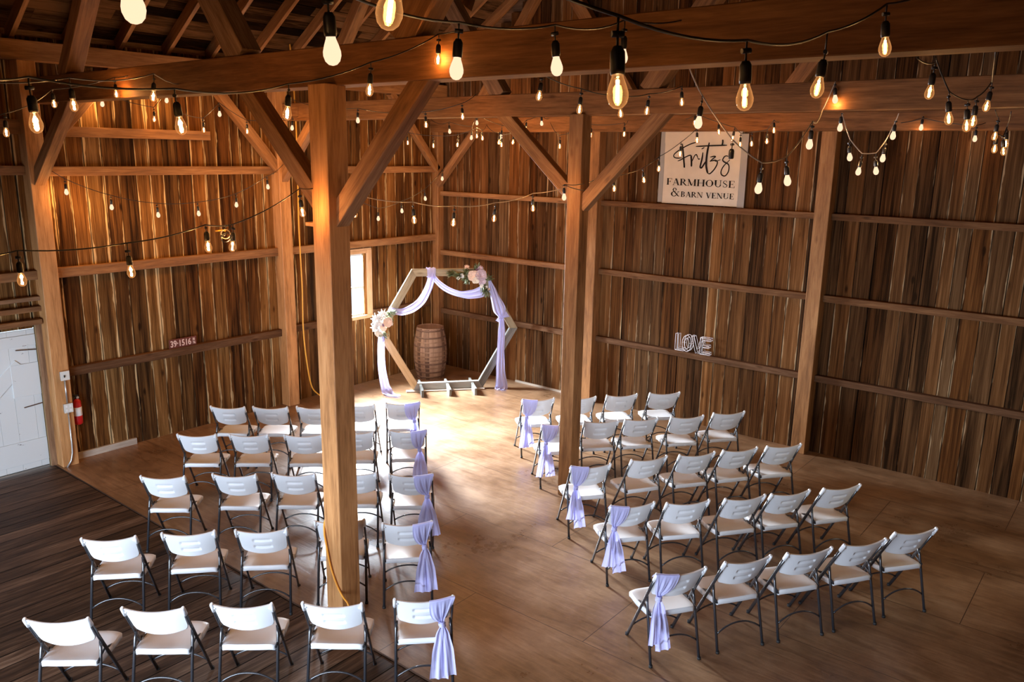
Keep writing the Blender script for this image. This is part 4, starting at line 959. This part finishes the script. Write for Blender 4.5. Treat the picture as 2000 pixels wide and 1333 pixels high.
# ------------------------------------------------------------------ cords on the posts
def spline(pts, k=6):
    P = [Vector(p) for p in pts]; Q = []
    for i in range(len(P)-1):
        p0 = P[max(i-1, 0)]; p1 = P[i]; p2 = P[i+1]; p3 = P[min(i+2, len(P)-1)]
        for j in range(k):
            t = j/k; Q.append(.5*((2*p1)+(p2-p0)*t+(2*p0-5*p1+4*p2-p3)*t*t+(3*p1-p0-3*p2+p3)*t**3))
    return Q+[P[-1]]
mb = MB(); mb.tube(spline([(0.30, -3.52, 6.35), (0.27, -3.40, 5.5), (0.27, -3.36, 4.6), (0.27, -3.365, 3.78), (0.27, -3.385, 2.92), (0.27, -3.372, 1.95), (0.27, -3.385, 1.28), (0.27, -3.35, .77), (0.27, -3.28, .32), (0.29, -3.18, .14), (.40, -3.02, .02), (.9, -3.0, .012)]), .011, 8)
tag(mb.build('extension_cord', 'yellow_cord'), 'yellow extension cord hanging from the roof beside the middle left wall post', 'cord')
mb = MB(); mb.tube(spline([(5.60, -6.905, 1.45), (5.54, -6.905, 1.30), (5.524, -6.98, 1.10), (5.522, -7.10, .93), (5.550, -7.140, .83), (5.572, -7.14, .722), (5.622, -7.14, .525), (5.698, -7.14, .376), (5.777, -7.14, .293), (5.843, -7.14, .245), (5.875, -7.15, .12), (5.88, -7.16, .0)]), .0085, 8)
tag(mb.build('extension_cord', 'orange_cord'), 'orange extension cord curving across the foot of the big near post', 'cord')

# ------------------------------------------------------------------ string lights
def bulb_parts(clear):
    """local origin = cord node; the bulb hangs below; returned meshes are shared"""
    s = MB(); s.tube([(0, 0, .012), (0, 0, -.03)], .0035, 6); s.lathe([(.010, -.022), (.0165, -.034), (.0175, -.072), (.016, -.082), (.010, -.083)], 12)
    s.tube([(-.014, 0, .004), (.014, 0, .004)], .0075, 8)
    g = MB(); pr = [(.012, -.078), (.0135, -.088), (.019, -.103), (.0238, -.120), (.0240, -.131), (.0195, -.145), (.011, -.1535), (.002, -.156)]
    g.lathe(pr, 20)
    f = MB()
    f.tube([(0, 0, -.094), (.001, 0, -.142)], .0042, 8)
    return s.mesh('socket', 'cable'), g.mesh('bulb', 'amber' if clear else 'frosted'), f.mesh('filament', 'filament')
BP = {'c': bulb_parts(True), 'f': bulb_parts(False)}
LC = {}
def lamp_data(w_):
    if w_ not in LC:
        l = bpy.data.lights.new('bulb_light', 'POINT'); l.energy = w_; l.color = (1.0, 0.50, 0.17); l.shadow_soft_size = .012; LC[w_] = l
    return LC[w_]
STR = [
    ('A', 'black cord of clear bulbs from the left edge to the near beam top', [('a', 7.774, -10.154, 4.277), ('c', 7.567, -9.898, 4.146, 0.13), ('c', 7.538, -9.325, 4.156, 0.12), ('c', 7.03, -8.386, 4.258, 0.125), ('c', 6.958, -7.735, 4.427, 0.13), ('c', 6.879, -7.067, 4.671, 0.13), ('a', 7.013, -7.03, 4.846)]),
    ('B', 'cord of large frosted bulbs hung along the face of the near tie beam', [('a', 9.177, -10.442, 4.385), ('f', 9.122, -10.299, 4.35, 0.13), ('f', 9.039, -9.715, 4.325, 0.13), ('f', 8.885, -9.042, 4.343, 0.12), ('f', 8.855, -8.455, 4.405, 0.125), ('f', 8.615, -7.553, 4.544, 0.14), ('a', 8.643, -7.03, 4.776)]),
    ('C', 'thick foreground black cord with the largest clear bulbs, upper middle and right', [('a', 9.672, -10.253, 4.566), ('c', 9.738, -10.118, 4.31, 0.13), ('c', 9.842, -9.566, 4.203, 0.13), ('c', 9.868, -8.944, 4.23, 0.12), ('c', 9.8, -8.116, 4.314, 0.16), ('c', 9.852, -7.623, 4.502, 0.13), ('a', 9.945, -7.03, 4.836)]),
    ('D', 'cord of clear bulbs clustered behind the near tie beam, upper right', [('a', 9.78, -6.79, 4.547), ('c', 9.75, -6.28, 4.422, 0.12), ('a', 9.683, -6.006, 4.639), ('c', 9.737, -5.798, 4.306, 0.12), ('c', 9.785, -5.505, 4.276, 0.12), ('c', 9.782, -5.232, 4.313, 0.12), ('c', 9.762, -4.686, 4.433, 0.14), ('a', 10.111, -6.79, 4.573)]),
    ('E', 'lowest cord of small clear bulbs in the far upper right corner', [('a', 9.584, -3.32, 4.481), ('c', 9.572, -3.04, 4.28, 0.12), ('c', 9.563, -2.946, 4.175, 0.1), ('c', 9.59, -2.798, 4.156, 0.1), ('c', 9.587, -2.649, 4.224, 0.12), ('a', 9.699, -3.32, 4.467)]),
    ('F', 'pale cord of frosted bulbs dipping below and right of the cream banner', [('a', 8.58, -6.79, 4.571), ('f', 8.538, -6.511, 4.267, 0.13), ('u', 8.677, -6.341, 4.021, 0.12), ('f', 8.759, -6.054, 3.875, 0.13), ('f', 8.763, -5.643, 3.918, 0.13), ('f', 8.751, -5.183, 4.167, 0.13), ('a', 8.255, -3.55, 4.49), ('f', 8.36, -3.596, 4.582, 0.12)]),
    ('G', 'pale drooping cord of frosted bulbs right of the far wall post', [('a', 8.369, -3.32, 4.472), ('f', 8.36, -3.335, 4.35, 0.1), ('f', 8.457, -3.336, 4.086, 0.13), ('f', 8.564, -3.287, 3.96, 0.13), ('f', 8.662, -3.206, 3.967, 0.13), ('f', 8.713, -3.131, 4.082, 0.13), ('f', 8.782, -3.147, 4.282, 0.1), ('a', 8.843, -3.32, 4.465)]),
    ('H', 'cord of clear bulbs strung from the near tie beam to the second beam', [('a', 7.434, -6.79, 4.584), ('c', 7.008, -6.094, 4.492, 0.13), ('c', 7.019, -5.579, 4.421, 0.13), ('c', 7.043, -5.035, 4.414, 0.12), ('c', 7.024, -4.509, 4.461, 0.12), ('c', 7.019, -3.887, 4.572, 0.12), ('a', 6.836, -3.55, 4.753)]),
    ('I', 'cord of clear bulbs over the near tie beam end, upper left', [('a', 5.692, -9.421, 4.398), ('c', 5.564, -8.893, 4.306, 0.13), ('c', 4.946, -8.036, 4.427, 0.13), ('a', 0.26, -4.803, 5.235)]),
    ('J', 'cord of small clear bulbs running to the near tie beam left end', [('a', 3.308, -8.611, 4.268), ('c', 3.349, -8.477, 4.164, 0.12), ('c', 2.511, -7.749, 4.449, 0.1), ('c', 2.434, -7.113, 4.579, 0.13), ('a', 2.55, -7.03, 4.757)]),
    ('K', 'long dark cord of small bulbs swagged along the left board wall', [('a', 0.205, -6.936, 3.791), ('f', 0.277, -6.794, 3.516, 0.13), ('f', 0.434, -6.331, 3.321, 0.12), ('f', 0.608, -5.828, 3.212, 0.12), ('f', 0.732, -5.332, 3.216, 0.12), ('f', 0.751, -4.76, 3.311, 0.12), ('f', 0.781, -4.271, 3.547, 0.12), ('a', 0.205, -3.585, 3.841)]),
    ('L', 'long cord of clear bulbs from the big near post to the left edge', [('a', 5.53, -7.08, 3.775), ('c', 5.65, -7.321, 3.599, 0.15), ('c', 5.921, -8.079, 3.417, 0.12), ('c', 6.055, -8.358, 3.449, 0.11), ('c', 6.09, -8.888, 3.344, 0.14), ('c', 6.035, -9.458, 3.351, 0.13), ('a', 6.068, -9.652, 3.494)]),
    ('M', 'pale cord of clear bulbs swagged between the two standing timber posts', [('a', 5.745, -6.95, 3.736), ('c', 5.575, -6.734, 3.561, 0.13), ('c', 5.528, -6.009, 3.466, 0.13), ('c', 5.475, -5.411, 3.407, 0.13), ('c', 5.45, -4.77, 3.413, 0.13), ('c', 5.424, -4.11, 3.489, 0.13), ('a', 5.51, -3.5, 3.727)]),
    ('N', 'dark cord of small frosted bulbs ending at the far corner brace', [('a', 0.205, -3.234, 3.7), ('f', 1.186, -3.582, 3.438, 0.12), ('f', 1.545, -2.874, 3.077, 0.12), ('f', 1.426, -2.286, 3.16, 0.12), ('f', 1.316, -1.666, 3.326, 0.12), ('f', 1.067, -0.985, 3.629, 0.12), ('a', 0.337, -0.17, 3.79)]),
    ('O', 'cord of bulbs along the left part of the second tie beam', [('a', 0.334, -3.55, 4.827), ('f', 2.516, -4.055, 4.45, 0.12), ('c', 3.789, -4.105, 4.381, 0.12), ('c', 4.25, -3.97, 4.474, 0.12), ('a', 4.098, -3.55, 4.757)]),
    ('P', 'dark cord of tiny clear bulbs swagged past the far corner post', [('a', 0.03, -1.113, 4.512), ('c', 1.185, -1.905, 4.206, 0.13), ('c', 1.437, -1.582, 4.166, 0.13), ('c', 1.748, -1.325, 4.188, 0.13), ('c', 2.025, -1.192, 4.328, 0.1), ('c', 2.094, -1.146, 4.297, 0.1), ('a', 1.379, -0.21, 4.543), ('c', 2.518, -1.219, 4.234, 0.12), ('c', 2.555, -1.2, 4.196, 0.12), ('c', 2.886, -1.318, 4.234, 0.12), ('c', 3.006, -1.162, 4.435, 0.1), ('f', 3.168, -1.005, 4.522, 0.1), ('a', 2.721, -0.21, 4.629)]),
    ('Q', 'dark cord of small frosted bulbs looped right of the far corner brace', [('a', 0.016, -0.21, 4.662), ('f', 1.6, -1.383, 4.394, 0.12), ('f', 1.972, -1.243, 4.303, 0.14), ('f', 2.061, -1.235, 4.531, 0.1), ('f', 2.535, -1.179, 4.32, 0.14), ('a', 2.059, -0.21, 4.604)]),
    ('R', 'dark cord of clear bulbs from the slim middle post up to the banner', [('a', 5.7, -3.44, 3.676), ('f', 5.786, -4.041, 3.625, 0.1), ('c', 5.638, -3.235, 3.635, 0.12), ('c', 5.586, -2.738, 3.674, 0.12), ('c', 5.636, -2.142, 3.77, 0.12), ('c', 5.718, -1.903, 3.909, 0.12), ('c', 5.856, -1.604, 4.096, 0.12), ('c', 5.938, -1.354, 4.273, 0.12), ('a', 5.444, -0.21, 4.538)]),
    ('T', 'dark cord of tiny clear bulbs looped along the top of the banner', [('a', 5.182, -0.21, 4.598), ('c', 5.602, -0.761, 4.516, 0.1), ('c', 5.956, -0.777, 4.393, 0.1), ('c', 6.134, -0.658, 4.31, 0.12), ('c', 6.254, -0.718, 4.229, 0.12), ('c', 6.367, -0.621, 4.245, 0.12), ('c', 6.601, -0.687, 4.278, 0.12), ('c', 6.686, -0.71, 4.412, 0.1), ('a', 6.561, -0.21, 4.541)]),
    ('U', 'short dark cord of clear bulbs hanging left of the cream banner', [('a', 4.209, -0.21, 4.58), ('c', 4.77, -1.215, 4.355, 0.12), ('c', 4.185, -1.163, 4.343, 0.12), ('c', 3.621, -1.137, 4.182, 0.13), ('a', 2.754, -0.21, 4.564)]),
    ('V', 'dark cord with two glowing bulbs against the gable beam, far right', [('a', 8.09, -0.21, 4.513), ('f', 8.345, -0.285, 4.454, 0.08), ('f', 8.934, -0.311, 4.324, 0.12), ('a', 9.003, -0.21, 4.504)]),
    ('W', 'faint cord of small bulbs high on the left board wall', [('a', 0.03, -6.186, 4.749), ('f', 0.22, -6.219, 4.587, 0.1), ('c', 0.284, -5.595, 4.426, 0.12), ('f', 0.22, -5.363, 4.68, 0.1), ('a', 0.03, -5.112, 4.874)]),
    ('X', 'cord of small bulbs before the middle of the left board wall', [('a', 0.03, -5.174, 4.568), ('c', 0.712, -5.156, 4.302, 0.12), ('f', 0.655, -4.874, 4.518, 0.12), ('c', 0.71, -4.499, 4.302, 0.12), ('f', 0.847, -3.84, 4.372, 0.12), ('a', 0.03, -2.956, 4.686)]),
]
rb = random.Random(5)
STRW = {'A': .7, 'B': .25, 'C': .06, 'D': .1, 'E': .1, 'F': .3, 'G': .25, 'H': .25, 'I': 1.3, 'J': 1.2, 'K': 1.5, 'L': 1.6, 'M': 1.6, 'N': 1.5, 'O': .9, 'P': .9, 'Q': 1.1, 'R': .9, 'T': .4, 'U': .7, 'V': .25, 'W': .9, 'X': 1.1}
for sid, label, items in STR:
    pale = label.startswith('pale')
    first = Vector(items[0][1:4]); root = empty('string_light', first); tag(root, label, 'string lights')
    wat = BULB_W*(STRW.get(sid, 1.0)); nodes = []
    for it in items:
        p = Vector(it[1:4])
        if it[0] in 'cfu':
            gap = it[4] if len(it) > 4 else .12
            k = gap/.12*1.0
            node = p+Vector((0, 0, .118)); hang = 1.0
            top = p+Vector((0, 0, gap+.03))
            nodes.append(top)
            rot = (rb.uniform(-.12, .12), rb.uniform(-.12, .12), rb.uniform(0, 6))
            if it[0] == 'u':
                o = bpy.data.objects.new('socket', BP['c'][0]); C.objects.link(o); o.parent = root; o.location = node-first; o.rotation_euler = rot
                mbx = MB(); mbx.tube([top-first, node-first], .003, 6); ob = mbx.build('drop_cord', 'cable_pale' if pale else 'cable', root); continue
            sm_, gm, fm = BP[it[0]]
            s_o = bpy.data.objects.new('socket', sm_); C.objects.link(s_o); s_o.parent = root; s_o.location = node-first; s_o.rotation_euler = rot
            g_o = bpy.data.objects.new('bulb', gm); C.objects.link(g_o); g_o.parent = root; g_o.location = node-first; g_o.rotation_euler = rot
            if it[0] == 'c':
                f_o = bpy.data.objects.new('filament', fm); C.objects.link(f_o); f_o.parent = g_o
            lo = bpy.data.objects.new('bulb_light', lamp_data(wat)); C.objects.link(lo); lo.parent = g_o; lo.location = (0, 0, -.165 if it[0] == 'f' else -.118)
            if (top-node).length > .02:
                mbx = MB(); mbx.tube([top-first, node+Vector((0, 0, .01))-first], .0032, 6); mbx.build('drop_cord', 'cable', root)
        else: nodes.append(p)
    path = []
    for i in range(len(nodes)-1):
        a_, b_ = nodes[i], nodes[i+1]; ln = (b_-a_).length
        for k in range(8): t = k/8; path.append(a_.lerp(b_, t)-Vector((0, 0, .05*ln*4*t*(1-t)*.6)))
    path.append(nodes[-1])
    mb = MB(); mb.tube([p-first for p in path], .0042, 7); mb.build('cord', 'cable_pale' if pale else 'cable', root)
    if sid == 'L':   # loosely tied loops of spare cord with yellow tape
        c0 = Vector((5.95, -8.155, 3.53))-first
        for q in range(3):
            mb = MB(); mb.tube([c0+Vector((.034*math.cos(v*.45+q), .028*math.sin(v*.45+q)*(1 if q != 1 else -1), .034*math.sin(v*.45+q*2)-.022*q)) for v in range(15)], .003, 6); mb.build('cord_loop', 'cable_pale' if q == 1 else 'cable', root)
        mb = MB(); mb.tube([c0+Vector((-.07, -.03, -.005)), c0+Vector((-.02, -.01, .005)), c0+Vector((.0, .0, .0))], .006, 6); mb.build('yellow_tape', 'yellow_cord', root)
